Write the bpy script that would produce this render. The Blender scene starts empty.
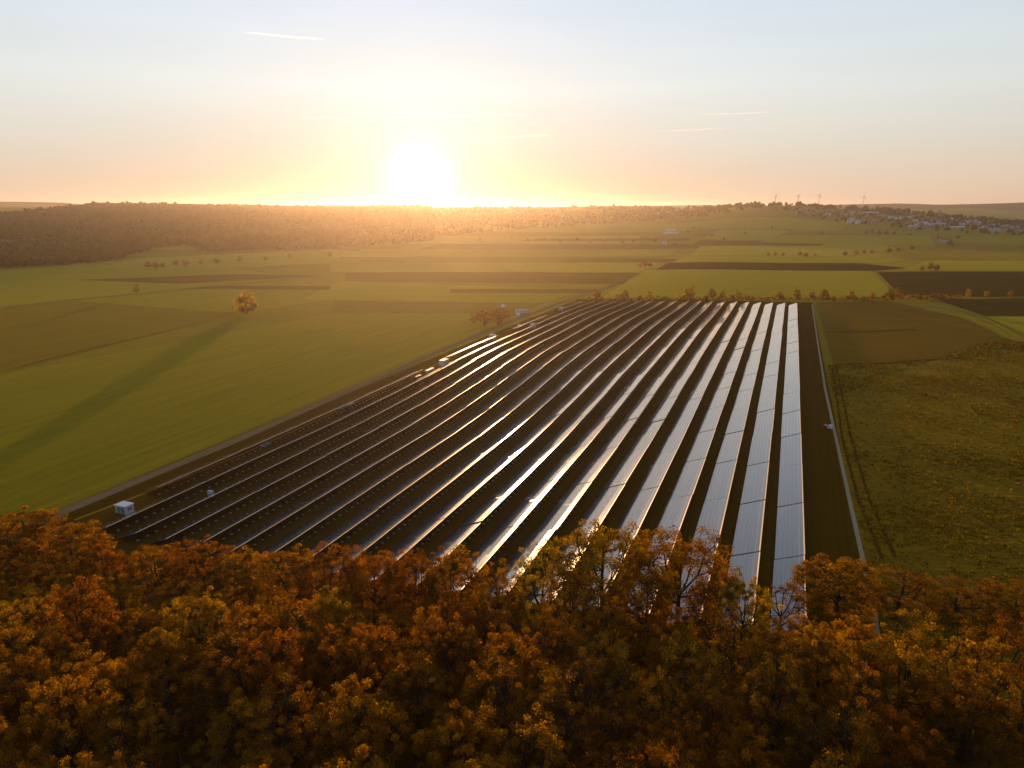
import bpy, math, random
import numpy as np
from mathutils import Vector, Matrix

random.seed(7)
RNG = np.random.default_rng(11)
S = bpy.context.scene
C = S.collection
R = math.radians

# ------------------------------------------------------------------ camera
CAM_H = 70.0
F_PX = 711.0
HORIZON = 210.0
PITCH = math.atan((384 - HORIZON) / F_PX)
cam_d = bpy.data.cameras.new('camera')
cam_d.sensor_width = 36.0
cam_d.lens = 36.0 * F_PX / 1024.0
cam_d.clip_start = 1.0
cam_d.clip_end = 90000.0
cam = bpy.data.objects.new('camera', cam_d)
C.objects.link(cam)
cam.location = (0, 0, CAM_H)
cam.rotation_euler = (math.pi / 2 - PITCH, 0, 0)
S.camera = cam

# ------------------------------------------------------------------ sky, sun, exposure
SUN_AZ = R(-7.09)          # clockwise from +Y
SUN_EL = R(2.4)
SUN_DIR = Vector((math.sin(SUN_AZ) * math.cos(SUN_EL), math.cos(SUN_AZ) * math.cos(SUN_EL), math.sin(SUN_EL)))

world = bpy.data.worlds.new('World')
S.world = world
world.use_nodes = True
wt = world.node_tree
wt.nodes.clear()


def wn(kind, **kw):
    n = wt.nodes.new(kind)
    for k, v in kw.items():
        setattr(n, k, v)
    return n


def wmath(op, a, b=None, clamp=False):
    n = wn('ShaderNodeMath', operation=op, use_clamp=clamp)
    for i, v in enumerate((a, b)):
        if v is None:
            continue
        if isinstance(v, (int, float)):
            n.inputs[i].default_value = v
        else:
            wt.links.new(v, n.inputs[i])
    return n.outputs[0]


sky = wn('ShaderNodeTexSky', sky_type='NISHITA')
sky.sun_disc = False
sky.sun_elevation = SUN_EL
sky.sun_rotation = SUN_AZ
sky.altitude = 200
sky.air_density = 1.0
sky.dust_density = 1.6
sky.ozone_density = 1.5
hs = wn('ShaderNodeHueSaturation')
hs.inputs['Saturation'].default_value = 0.6
hs.inputs['Value'].default_value = 0.05
wt.links.new(sky.outputs[0], hs.inputs['Color'])
# thin high veil of ice cloud over the whole sky, lit by the low sun: peach near the horizon, bluish aloft,
# plus the aureole round the sun (the sky itself gives off this light)
tc = wn('ShaderNodeTexCoord')
dot = wn('ShaderNodeVectorMath', operation='DOT_PRODUCT')
dot.inputs[1].default_value = SUN_DIR
wt.links.new(tc.outputs['Generated'], dot.inputs[0])
c = wmath('MAXIMUM', dot.outputs['Value'], 0.0)
sep = wn('ShaderNodeSeparateXYZ')
wt.links.new(tc.outputs['Generated'], sep.inputs[0])
veil = wn('ShaderNodeValToRGB')
wt.links.new(wmath('MAXIMUM', sep.outputs['Z'], 0.0), veil.inputs[0])
cr = veil.color_ramp
STOPS = [(0.0, (0.76, 0.53, 0.37)), (0.03, (0.76, 0.59, 0.44)), (0.085, (0.73, 0.69, 0.60)), (0.15, (0.72, 0.76, 0.74)), (0.27, (0.61, 0.71, 0.83)),
         (0.55, (0.34, 0.43, 0.58)), (1.0, (0.20, 0.29, 0.45))]
cr.elements[0].position, cr.elements[1].position = STOPS[0][0], STOPS[-1][0]
cr.elements[0].color, cr.elements[1].color = (*STOPS[0][1], 1), (*STOPS[-1][1], 1)
for p_, c_ in STOPS[1:-1]:
    cr.elements.new(p_).color = (*c_, 1)
side = wmath('ADD', 0.36, wmath('MULTIPLY', wmath('POWER', wmath('ADD', 0.5, wmath('MULTIPLY', dot.outputs['Value'], 0.5)), 1.3), 0.66))
cirrus = wn('ShaderNodeTexNoise')
cirrus.inputs['Scale'].default_value = 2.2
cirrus.inputs['Detail'].default_value = 6.0
cm = wn('ShaderNodeMapping')
cm.inputs['Scale'].default_value = (1.0, 1.0, 9.0)
wt.links.new(tc.outputs['Generated'], cm.inputs['Vector'])
wt.links.new(cm.outputs[0], cirrus.inputs['Vector'])
side = wmath('MULTIPLY', side, wmath('MULTIPLY', 1.07, wmath('SUBTRACT', 1.0, wmath('MULTIPLY', wmath('MULTIPLY', wmath('POWER', c, 10.0), 0.42), wmath('SUBTRACT', 1.0, wmath('MULTIPLY', sep.outputs['Z'], 6.5), True)))))
side = wmath('MULTIPLY', side, wmath('ADD', 0.935, wmath('MULTIPLY', cirrus.outputs['Fac'], 0.13)))
vs = wn('ShaderNodeVectorMath', operation='SCALE')
wt.links.new(veil.outputs[0], vs.inputs[0])
wt.links.new(wmath('MULTIPLY', side, 1 / 0.15), vs.inputs['Scale'])
g1 = wmath('MULTIPLY', wmath('POWER', c, 1900.0), 7.0)
g2 = wmath('MULTIPLY', wmath('POWER', c, 240.0), 1.2)
g3 = wmath('MULTIPLY', wmath('POWER', c, 16.0), 0.06)
glow = wmath('ADD', wmath('ADD', g1, g2), g3)
mixg = wn('ShaderNodeVectorMath', operation='SCALE')
mixg.inputs[0].default_value = (0.96, 0.96, 0.92)
wt.links.new(glow, mixg.inputs['Scale'])
addg = wn('ShaderNodeVectorMath', operation='ADD')
wt.links.new(hs.outputs[0], addg.inputs[0])
wt.links.new(mixg.outputs[0], addg.inputs[1])
addv = wn('ShaderNodeVectorMath', operation='ADD')
wt.links.new(addg.outputs[0], addv.inputs[0])
wt.links.new(vs.outputs[0], addv.inputs[1])
bg = wn('ShaderNodeBackground')
bg.inputs['Strength'].default_value = 0.15
wt.links.new(addv.outputs[0], bg.inputs['Color'])
wo = wn('ShaderNodeOutputWorld')
wt.links.new(bg.outputs[0], wo.inputs['Surface'])

sun_d = bpy.data.lights.new('sun', 'SUN')
sun_d.energy = 5.0
sun_d.angle = R(0.6)
sun_d.color = (1.0, 0.58, 0.27)
sun = bpy.data.objects.new('sun', sun_d)
C.objects.link(sun)
sun.rotation_euler = SUN_DIR.to_track_quat('Z', 'Y').to_euler()
sun.location = SUN_DIR * 300

S.view_settings.view_transform = 'Standard'
S.view_settings.look = 'None'
S.view_settings.gamma = 1.0
S.view_settings.use_curve_mapping = False
S.view_settings.exposure = 0.0
S.render.engine = 'CYCLES'
S.cycles.use_denoising = True
S.cycles.max_bounces = 5
S.cycles.diffuse_bounces = 2
S.cycles.glossy_bounces = 3
S.cycles.transmission_bounces = 3
S.cycles.volume_bounces = 0
S.cycles.transparent_max_bounces = 12
S.cycles.use_fast_gi = False

# ------------------------------------------------------------------ row axes of the solar field
ROW_ANGLE = R(21.1)
RD = np.array([math.sin(ROW_ANGLE), math.cos(ROW_ANGLE)])
RN = np.array([math.cos(ROW_ANGLE), -math.sin(ROW_ANGLE)])


def uv(u, v):
    p = RD * u + RN * v
    return float(p[0]), float(p[1])


# ------------------------------------------------------------------ terrain
def sstep(a, b, x):
    t = np.clip((np.asarray(x, float) - a) / (b - a), 0, 1)
    return t * t * (3 - 2 * t)


def bump1(x, c, w):
    return np.exp(-((np.asarray(x, float) - c) / w) ** 2)


def terrain(x, y):
    x = np.asarray(x, float)
    y = np.asarray(y, float)
    u = x * RD[0] + y * RD[1]
    v = x * RN[0] + y * RN[1]
    h = (5.2 * sstep(181, 335, u) - 4.2 * sstep(345, 620, u)) * (1 - sstep(-95, 15, v)) * sstep(-172, -108, v)
    h = h + 0.32 * np.sin(u / 27.0 + v / 60.0) * sstep(250, 310, u) * (1 - sstep(-60, 10, v)) * sstep(-165, -110, v) * (1 - sstep(560, 700, u))
    D = np.hypot(x, y)
    yy = np.maximum(y, 60.0)
    q = 512 + 732 * x / yy
    q = np.clip(q, -700, 1900)
    far = sstep(200, 900, y)
    wl = 1 - sstep(360, 620, q)
    hl = wl * (76 + 3 * np.sin(q / 60.0)) * sstep(950, 3400, D)
    wc = sstep(360, 620, q) * (1 - sstep(650, 760, q))
    hc = wc * (94 + 2 * np.sin(q / 23.0)) * sstep(1300, 4500, D)
    # saddle, then the village hill falling away to the right
    wr = sstep(650, 760, q)
    ridge = np.interp(q, [600, 700, 740, 790, 830, 870, 940, 1024, 1400], [70, 74, 80, 86, 77, 70, 50, 24, 5])
    hr = wr * ridge * sstep(1750, 3000, D) * (1 - 0.6 * sstep(3500, 5200, D))
    fw = np.interp(q, [-200, 0, 60, 110, 560, 640, 700, 760, 800, 850, 900, 940, 1024, 1300],
                   [118, 124, 120, 92, 82, 104, 112, 106, 100, 112, 118, 108, 122, 122])
    hf = fw * sstep(4600, 6200, D)
    small = 1.4 * np.sin(x / 170.0 + 1.3) * np.sin(y / 210.0) * sstep(650, 1100, D)
    mid = 5.0 * np.sin(x / 390.0) * np.sin(y / 470.0 + .6) * sstep(1500, 2600, D)
    return h + far * np.maximum(hl + hc + hr, hf) + far * (small + mid)


def th(x, y):
    return float(terrain(x, y))


def pix_ray(px, py):
    f = Vector((0, math.cos(PITCH), -math.sin(PITCH)))
    up = Vector((0, math.sin(PITCH), math.cos(PITCH)))
    d = f * F_PX + Vector((1, 0, 0)) * (px - 512) + up * (384 - py)
    return d.normalized()


def at(px, py):
    """ground point seen at a pixel: where that spot stands on the terrain"""
    d = pix_ray(px, py)
    t = np.concatenate([np.arange(40, 1500, 1.0), np.arange(1500, 11000, 4.0)])
    gap = CAM_H + d.z * t - terrain(d.x * t, d.y * t)
    i = int(np.argmax(gap <= 0)) if (gap <= 0).any() else len(t) - 1
    tt = t[i]
    return d.x * tt, d.y * tt


def at_depth(px, py, depth):
    d = pix_ray(px, py)
    k = depth / d.y
    return d.x * k, depth, CAM_H + d.z * k


# ------------------------------------------------------------------ materials
def new_mat(name):
    m = bpy.data.materials.new(name)
    m.use_nodes = True
    m.node_tree.nodes.clear()
    return m, m.node_tree


class NT:
    def __init__(self, t):
        self.t = t

    def n(self, kind, **kw):
        x = self.t.nodes.new(kind)
        for k, v in kw.items():
            setattr(x, k, v)
        return x

    def l(self, a, b):
        self.t.links.new(a, b)

    def put(self, sock, v):
        if isinstance(v, bpy.types.NodeSocket):
            self.l(v, sock)
        elif v is not None:
            sock.default_value = v

    def math(self, op, a, b=None, clamp=False):
        x = self.n('ShaderNodeMath', operation=op, use_clamp=clamp)
        self.put(x.inputs[0], a)
        if b is not None:
            self.put(x.inputs[1], b)
        return x.outputs[0]

    def mix(self, f, a, b, blend='MIX'):
        x = self.n('ShaderNodeMix', data_type='RGBA', blend_type=blend)
        self.put(x.inputs[0], f)
        self.put(x.inputs[6], a)
        self.put(x.inputs[7], b)
        return x.outputs[2]

    def noise(self, vec, scale, detail=4.0, rough=0.55):
        x = self.n('ShaderNodeTexNoise')
        self.put(x.inputs['Vector'], vec)
        x.inputs['Scale'].default_value = scale
        x.inputs['Detail'].default_value = detail
        x.inputs['Roughness'].default_value = rough
        return x.outputs['Fac']

    def ramp(self, fac, lo, hi):
        x = self.n('ShaderNodeMapRange')
        self.put(x.inputs[0], fac)
        x.inputs[1].default_value = lo
        x.inputs[2].default_value = hi
        return x.outputs[0]

    def mapping(self, vec, rotz=0.0, scale=(1, 1, 1)):
        x = self.n('ShaderNodeMapping')
        self.put(x.inputs['Vector'], vec)
        x.inputs['Rotation'].default_value = (0, 0, rotz)
        x.inputs['Scale'].default_value = scale
        return x.outputs[0]


def rgb(c):
    return (c[0], c[1], c[2], 1.0)


def simple_mat(name, col, rough=0.6, metal=0.0, var=0.15, scale=3.0, spec=0.3):
    m, t = new_mat(name)
    k = NT(t)
    co = k.n('ShaderNodeTexCoord').outputs['Object']
    nz = k.noise(co, scale, 3.0)
    dark = tuple(x * (1 - var) for x in col)
    lite = tuple(min(1, x * (1 + var)) for x in col)
    b = k.n('ShaderNodeBsdfPrincipled')
    k.l(k.mix(nz, rgb(dark), rgb(lite)), b.inputs['Base Color'])
    b.inputs['Roughness'].default_value = rough
    b.inputs['Metallic'].default_value = metal
    b.inputs['Specular IOR Level'].default_value = spec
    o = k.n('ShaderNodeOutputMaterial')
    k.l(b.outputs[0], o.inputs[0])
    return m


def field_mat(name, a, b_, c=None, rot=0.0, furrow=0.5, wave=2.4, clump=0.35, bump=0.4, patch=0.02, tuft=0.0, sheen=0.16):
    """crops, stubble or soil: two colours in drifts, drill lines along rot, clumps of growth"""
    m, t = new_mat(name)
    k = NT(t)
    co = k.n('ShaderNodeTexCoord').outputs['Object']
    r = k.mapping(co, rot)
    drift = k.noise(co, patch, 5.0, 0.6)
    strk = k.noise(k.mapping(r, 0, (0.012, 0.35, 1)), 1.0, 3.0, 0.6)      # long streaks along the rows
    sy_ = k.n('ShaderNodeSeparateXYZ')
    k.l(r, sy_.inputs[0])
    wob = k.math('MULTIPLY', k.noise(k.mapping(r, 0, (0.006, 0.006, 1)), 1.0, 2.0), 10.0)
    tr = k.math('ABSOLUTE', k.math('SUBTRACT', k.math('FRACT', k.math('DIVIDE', k.math('ADD', sy_.outputs[1], wob), 21.0)), 0.5))
    tram = k.math('MULTIPLY', k.math('MULTIPLY', k.math('GREATER_THAN', tr, 0.028), k.math('LESS_THAN', tr, 0.058)), furrow)
    wide = k.noise(k.mapping(r, 0, (0.0035, 0.075, 1)), 1.0, 4.0, 0.65)
    fine = k.noise(co, clump, 4.0, 0.65)
    col = k.mix(k.ramp(drift, 0.3, 0.7), rgb(a), rgb(b_))
    if c is not None:
        col = k.mix(k.math('MULTIPLY', k.ramp(strk, 0.42, 0.72), furrow), col, rgb(c))
    w = k.n('ShaderNodeTexWave', wave_type='BANDS', bands_direction='Y')
    k.l(r, w.inputs['Vector'])
    w.inputs['Scale'].default_value = 1.0 / wave
    w.inputs['Distortion'].default_value = 1.2
    w.inputs['Detail'].default_value = 2.0
    w.inputs['Detail Scale'].default_value = 0.3
    wv = w.outputs['Fac']
    col = k.mix(k.math('MULTIPLY', k.ramp(wide, 0.45, 0.75), 0.55), col, rgb(tuple(x * 0.55 for x in b_)))
    col = k.mix(k.math('MULTIPLY', tram, 0.5), col, rgb(tuple(x * 0.5 for x in a)))
    col = k.mix(k.math('MULTIPLY', wv, 0.28 * furrow), col, rgb(tuple(x * 0.45 for x in a)))
    col = k.mix(k.math('MULTIPLY', k.ramp(fine, 0.4, 0.75), 0.5), col, rgb(tuple(x * 0.5 for x in b_)))
    hgt = k.math('ADD', k.math('MULTIPLY', wv, 0.10 * furrow), k.math('MULTIPLY', fine, 0.35))
    if tuft > 0:
        v = k.n('ShaderNodeTexVoronoi', feature='SMOOTH_F1')
        k.l(k.mapping(k.math('ADD', 0, 0) if False else r, 0, (0.55, 0.9, 1)), v.inputs['Vector'])
        v.inputs['Scale'].default_value = 0.55
        vd = k.ramp(v.outputs['Distance'], 0.1, 0.8)
        big = k.noise(k.mapping(r, 0, (0.05, 0.13, 1)), 1.0, 4.0, 0.6)
        tk = k.math('MULTIPLY', vd, tuft)
        col = k.mix(tk, col, rgb(tuple(x * 0.25 for x in a)))
        col = k.mix(k.math('MULTIPLY', k.ramp(big, 0.45, 0.7), 0.55), col, rgb(tuple(x * 0.45 for x in b_)))
        hgt = k.math('SUBTRACT', hgt, k.math('MULTIPLY', vd, 1.0 * tuft))
    bp = k.n('ShaderNodeBump')
    bp.inputs['Strength'].default_value = bump
    bp.inputs['Distance'].default_value = 0.6
    k.l(hgt, bp.inputs['Height'])
    b = k.n('ShaderNodeBsdfPrincipled')
    k.l(col, b.inputs['Base Color'])
    k.l(bp.outputs[0], b.inputs['Normal'])
    b.inputs['Roughness'].default_value = 0.95
    b.inputs['Specular IOR Level'].default_value = 0.0
    b.inputs['Sheen Weight'].default_value = sheen
    b.inputs['Sheen Roughness'].default_value = 0.45
    b.inputs['Sheen Tint'].default_value = (1.0, 0.80, 0.12, 1)
    o = k.n('ShaderNodeOutputMaterial')
    k.l(b.outputs[0], o.inputs[0])
    return m


def leaf_mat(name, col, trans=0.52):
    m, t = new_mat(name)
    k = NT(t)
    a = k.n('ShaderNodeAttribute', attribute_name='leafvar')
    oi = k.n('ShaderNodeObjectInfo')
    hue = k.n('ShaderNodeHueSaturation')
    hue.inputs['Color'].default_value = rgb(col)
    k.l(k.math('ADD', 0.491, k.math('MULTIPLY', oi.outputs['Random'], 0.02)), hue.inputs['Hue'])
    k.l(k.math('ADD', 0.32, k.math('MULTIPLY', a.outputs['Fac'], 1.35)), hue.inputs['Value'])
    d = k.n('ShaderNodeBsdfDiffuse')
    tr = k.n('ShaderNodeBsdfTranslucent')
    k.l(hue.outputs[0], d.inputs['Color'])
    sat = k.n('ShaderNodeHueSaturation')
    k.l(hue.outputs[0], sat.inputs['Color'])
    sat.inputs['Saturation'].default_value = 1.1
    sat.inputs['Value'].default_value = 1.35
    k.l(sat.outputs[0], tr.inputs['Color'])
    mx = k.n('ShaderNodeMixShader')
    mx.inputs[0].default_value = trans
    k.l(d.outputs[0], mx.inputs[1])
    k.l(tr.outputs[0], mx.inputs[2])
    o = k.n('ShaderNodeOutputMaterial')
    k.l(mx.outputs[0], o.inputs[0])
    return m


def panel_mat():
    """dark glass cells, aluminium frames between six module rows"""
    m, t = new_mat('solar_glass')
    k = NT(t)
    co = k.n('ShaderNodeTexCoord').outputs['UV']           # metres: x across the slope, y along the row
    sp = k.n('ShaderNodeSeparateXYZ')
    k.l(co, sp.inputs[0])

    def line(v, period, width, off=0.0):
        f = k.math('FRACT', k.math('DIVIDE', k.math('ADD', v, off), period))
        d = k.math('ABSOLUTE', k.math('SUBTRACT', f, 0.5))
        return k.math('GREATER_THAN', d, 0.5 - width / period / 2)
    fx = line(sp.outputs[0], 0.995, 0.06)
    fy = line(sp.outputs[1], 1.668, 0.02)
    frame = k.math('MAXIMUM', fx, k.math('MULTIPLY', fy, 0.4))
    cell = k.math('MAXIMUM', line(sp.outputs[0], 0.16, 0.012), line(sp.outputs[1], 0.16, 0.012))
    oi = k.n('ShaderNodeObjectInfo')
    # every module a little different from its neighbours
    cx = k.math('FLOOR', k.math('DIVIDE', sp.outputs[0], 0.995))
    cy = k.math('FLOOR', k.math('DIVIDE', sp.outputs[1], 1.668))
    cv = k.n('ShaderNodeCombineXYZ')
    k.l(cx, cv.inputs[0])
    k.l(k.math('MULTIPLY', cy, 0.15), cv.inputs[1])
    k.l(k.math('MULTIPLY', oi.outputs['Random'], 50), cv.inputs[2])
    wnz = k.n('ShaderNodeTexWhiteNoise', noise_dimensions='3D')
    k.l(cv.outputs[0], wnz.inputs['Vector'])
    base = k.mix(wnz.outputs['Value'], rgb((0.006, 0.011, 0.030)), rgb((0.011, 0.018, 0.044)))
    rowv = k.n('ShaderNodeTexWhiteNoise', noise_dimensions='1D')
    k.l(k.math('ADD', k.math('MULTIPLY', cx, 3.7), k.math('MULTIPLY', k.math('FLOOR', k.math('MULTIPLY', oi.outputs['Random'], 2.0)), 9.0)), rowv.inputs['W'])
    base = k.mix(k.math('MULTIPLY', rowv.outputs['Value'], 0.8), base, rgb((0.040, 0.036, 0.042)))
    base = k.mix(k.math('MULTIPLY', cell, 0.05), base, rgb((0.10, 0.11, 0.13)))
    base = k.mix(k.math('MULTIPLY', frame, 0.75), base, rgb((0.34, 0.32, 0.31)))
    b = k.n('ShaderNodeBsdfPrincipled')
    k.l(base, b.inputs['Base Color'])
    dirt = k.noise(k.n('ShaderNodeTexCoord').outputs['Object'], 0.7, 3.0)
    ro = k.math('ADD', 0.070, k.math('MULTIPLY', dirt, 0.025))
    k.l(k.math('ADD', ro, k.math('MULTIPLY', fx, 0.1)), b.inputs['Coat Roughness'])
    b.inputs['IOR'].default_value = 1.6
    b.inputs['Roughness'].default_value = 0.30
    b.inputs['Coat Weight'].default_value = 1.0
    b.inputs['Coat IOR'].default_value = 1.6
    b.inputs['Specular IOR Level'].default_value = 0.05
    o = k.n('ShaderNodeOutputMaterial')
    k.l(b.outputs[0], o.inputs[0])
    return m


M = {}
M['glass'] = panel_mat()
M['back'] = simple_mat('panel_backsheet', (0.16, 0.15, 0.20), 0.55, var=0.08, scale=0.6)
M['steel'] = simple_mat('galvanised_steel', (0.42, 0.42, 0.44), 0.45, 0.6)
M['alu'] = simple_mat('sun_gold_rail', (0.74, 0.52, 0.28), 0.45, 0.85, var=.05)  # low-sun gold tinted into the aluminium colour
M['post'] = simple_mat('weathered_steel', (0.045, 0.040, 0.038), 0.6, 0.3)
M['concrete'] = simple_mat('concrete', (0.30, 0.29, 0.31), 0.85)
M['bark'] = simple_mat('bark', (0.060, 0.042, 0.028), 0.95, var=0.4, scale=4.0, spec=0.05)
M['white'] = simple_mat('white_paint', (0.62, 0.64, 0.66), 0.45, var=0.06)
M['render_white'] = simple_mat('pale_render', (0.42, 0.39, 0.36), 0.8, var=0.08)
M['cream'] = simple_mat('cream_render', (0.42, 0.33, 0.23), 0.8, var=0.08)
M['grey_roof'] = simple_mat('grey_roof', (0.28, 0.29, 0.32), 0.5)
M['blue_roof'] = simple_mat('sheet_metal_roof', (0.34, 0.37, 0.42), 0.35, 0.2)
M['red_roof'] = simple_mat('red_tile', (0.26, 0.09, 0.05), 0.8, scale=6.0)
M['dark'] = simple_mat('dark_rubber', (0.03, 0.03, 0.032), 0.7)
M['window'] = simple_mat('window_glass', (0.03, 0.035, 0.045), 0.08, spec=0.8)
M['green_door'] = simple_mat('grey_green_door', (0.18, 0.25, 0.25), 0.5)
M['red'] = simple_mat('red_paint', (0.45, 0.05, 0.03), 0.4)
M['blue_tarp'] = simple_mat('lavender_wrap', (0.48, 0.46, 0.58), 0.5)
M['wood'] = simple_mat('pallet_wood', (0.30, 0.21, 0.12), 0.9)
M['turbine'] = simple_mat('turbine_white', (0.45, 0.43, 0.44), 0.5)

ROWROT = -(math.pi / 2 - ROW_ANGLE)       # furrows along the solar rows
M['ground'] = field_mat('meadow_ground', (0.165, 0.125, 0.005), (0.2, 0.14, 0.006), (0.15, 0.095, 0.006), rot=0.2, furrow=0.5, wave=9, clump=0.12)
M['olive'] = field_mat('olive_crop', (0.205, 0.168, 0.004), (0.26, 0.196, 0.005), (0.15, 0.098, 0.004), rot=ROWROT, furrow=0.8, wave=3.4)
M['green'] = field_mat('winter_crop', (0.245, 0.205, 0.006), (0.3, 0.232, 0.008), (0.31, 0.205, 0.01), rot=0.05, furrow=0.6, wave=4.0, sheen=0.13)
M['pale_green'] = field_mat('pale_meadow', (0.275, 0.23, 0.015), (0.325, 0.25, 0.02), (0.34, 0.21, 0.03), rot=0.1, furrow=0.6, wave=7.0, clump=0.1, sheen=0.13)
M['brown'] = field_mat('ploughed_brown', (0.175, 0.08, 0.007), (0.215, 0.096, 0.008), (0.16, 0.1, 0.007), rot=0.05, furrow=0.7, wave=3.0, sheen=0.05)
M['dark_soil'] = field_mat('dark_ploughed', (0.1, 0.054, 0.006), (0.126, 0.066, 0.007), (0.145, 0.085, 0.008), rot=0.0, furrow=0.7, wave=3.2, sheen=0.0)
M['dull'] = field_mat('stubble', (0.185, 0.112, 0.006), (0.215, 0.125, 0.007), (0.15, 0.095, 0.006), rot=ROWROT, furrow=0.7, wave=3.0, sheen=0.12)
M['tuft'] = field_mat('tussocky_grass', (0.265, 0.138, 0.006), (0.31, 0.158, 0.007), (0.155, 0.082, 0.006), rot=0.05, furrow=0.5, wave=5.0, clump=0.8, bump=0.7, tuft=0.4, sheen=0.12)
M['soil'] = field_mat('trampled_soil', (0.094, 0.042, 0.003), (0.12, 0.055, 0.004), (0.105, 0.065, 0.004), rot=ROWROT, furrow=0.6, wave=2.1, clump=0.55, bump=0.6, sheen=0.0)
M['litter'] = field_mat('leaf_litter', (0.085, 0.038, 0.0046), (0.116, 0.051, 0.0053), (0.061, 0.032, 0.0046), furrow=0.2, wave=5, clump=0.9, sheen=0.0)
M['gravel'] = field_mat('gravel_track', (0.225, 0.15, 0.075), (0.285, 0.195, 0.105), (0.15, 0.095, 0.045), rot=ROWROT, furrow=0.4, wave=1.6, clump=1.2, sheen=0.0)
M['hill'] = field_mat('wooded_hill', (0.105, 0.082, 0.040), (0.135, 0.105, 0.055), (0.165, 0.135, 0.06), rot=0.3, furrow=0.6, wave=60, clump=0.01, patch=0.0016, sheen=0.0)
M['sand'] = field_mat('sandy_track', (0.36, 0.27, 0.16), (0.42, 0.32, 0.19), None, rot=ROWROT, furrow=0.3, wave=1.0, clump=1.5, sheen=0.0)
M['verge'] = field_mat('dry_verge', (0.195, 0.122, 0.0084), (0.244, 0.138, 0.0114), (0.122, 0.085, 0.0114), rot=ROWROT, furrow=0.5, wave=1.5, clump=0.8)

LEAF = {
    'rust': leaf_mat('rust_leaves', (0.300, 0.112, 0.006)),
    'orange': leaf_mat('orange_leaves', (0.345, 0.142, 0.007)),
    'ochre': leaf_mat('ochre_leaves', (0.335, 0.163, 0.009)),
    'yellow': leaf_mat('yellow_leaves', (0.40, 0.235, 0.012)),
    'grass_green': leaf_mat('tussock_green', (0.225, 0.128, 0.006), .35),
    'grass_straw': leaf_mat('tussock_straw', (0.32, 0.175, 0.010), .35),
    'grass_brown': leaf_mat('tussock_brown', (0.16, 0.090, 0.006), .35),
    'gold': leaf_mat('golden_leaves', (0.50, 0.32, 0.012), .55),
    'olive': leaf_mat('olive_leaves', (0.245, 0.132, 0.009)),
    'brown': leaf_mat('brown_leaves', (0.20, 0.086, 0.007)),
}

# ------------------------------------------------------------------ mesh helpers
def tag(o, label=None, cat=None, group=None, kind=None):
    if label:
        o['label'] = label
    if cat:
        o['category'] = cat
    if group:
        o['group'] = group
    if kind:
        o['kind'] = kind
    return o


def empty(name, loc, rz=0.0):
    o = bpy.data.objects.new(name, None)
    o.empty_display_size = 0.5
    C.objects.link(o)
    o.location = loc
    o.rotation_euler = (0, 0, rz)
    return o


def link(name, mesh, parent=None):
    o = bpy.data.objects.new(name, mesh)
    C.objects.link(o)
    if parent is not None:
        o.parent = parent
    return o


class MB:
    """collects polygons, one mesh per build"""
    def __init__(self):
        self.v = []
        self.f = []
        self.m = []

    def poly(self, faces, verts, mi=0):
        n = len(self.v)
        self.v += [tuple(p) for p in verts]
        for fc in faces:
            self.f.append([i + n for i in fc])
            self.m.append(mi)
        return self

    def box(self, x0, x1, y0, y1, z0, z1, mi=0, mat=None):
        p = [(x0, y0, z0), (x1, y0, z0), (x1, y1, z0), (x0, y1, z0), (x0, y0, z1), (x1, y0, z1), (x1, y1, z1), (x0, y1, z1)]
        if mat is not None:
            p = [tuple(mat @ Vector(q)) for q in p]
        return self.poly([(0, 3, 2, 1), (4, 5, 6, 7), (0, 1, 5, 4), (1, 2, 6, 5), (2, 3, 7, 6), (3, 0, 4, 7)], p, mi)

    def tube(self, pts, radii, sides=6, mi=0, cap=True):
        rings = []
        pts = [Vector(p) for p in pts]
        for i, p in enumerate(pts):
            d = (pts[min(i + 1, len(pts) - 1)] - pts[max(i - 1, 0)])
            if d.length < 1e-6:
                d = Vector((0, 0, 1))
            d.normalize()
            a = d.orthogonal().normalized()
            b = d.cross(a)
            rings.append([p + (a * math.cos(2 * math.pi * j / sides) + b * math.sin(2 * math.pi * j / sides)) * radii[i] for j in range(sides)])
        vs = [q for r in rings for q in r]
        fs = []
        for i in range(len(rings) - 1):
            for j in range(sides):
                a0 = i * sides + j
                a1 = i * sides + (j + 1) % sides
                fs.append((a0, a1, a1 + sides, a0 + sides))
        if cap:
            fs.append(tuple(range(sides))[::-1])
            fs.append(tuple(range((len(rings) - 1) * sides, len(rings) * sides)))
        return self.poly(fs, vs, mi)

    def gable(self, x0, x1, y0, y1, z0, z1, over=0.4, thick=0.2, mi=0):
        """pitched roof, ridge along x"""
        ym = (y0 + y1) / 2
        for s in (-1, 1):
            ye = (y0 - over) if s < 0 else (y1 + over)
            ze = z0 - (z1 - z0) * over / (y1 - ym)
            a = [(x0 - over, ye, ze), (x1 + over, ye, ze), (x1 + over, ym, z1), (x0 - over, ym, z1)]
            b = [(p[0], p[1], p[2] + thick) for p in a]
            self.poly([(0, 1, 2, 3), (7, 6, 5, 4), (0, 4, 5, 1), (1, 5, 6, 2), (2, 6, 7, 3), (3, 7, 4, 0)], a + b, mi)
        return self

    def mesh(self, name, mats, smooth=False):
        me = bpy.data.meshes.new(name)
        me.from_pydata(self.v, [], self.f)
        for m in mats:
            me.materials.append(m)
        if len(mats) > 1:
            me.polygons.foreach_set('material_index', self.m)
        if smooth:
            me.polygons.foreach_set('use_smooth', [True] * len(self.f))
        me.update()
        return me

    def build(self, name, mats, parent=None, smooth=False):
        if not isinstance(mats, (list, tuple)):
            mats = [mats]
        return link(name, self.mesh(name, mats, smooth), parent)


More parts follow.
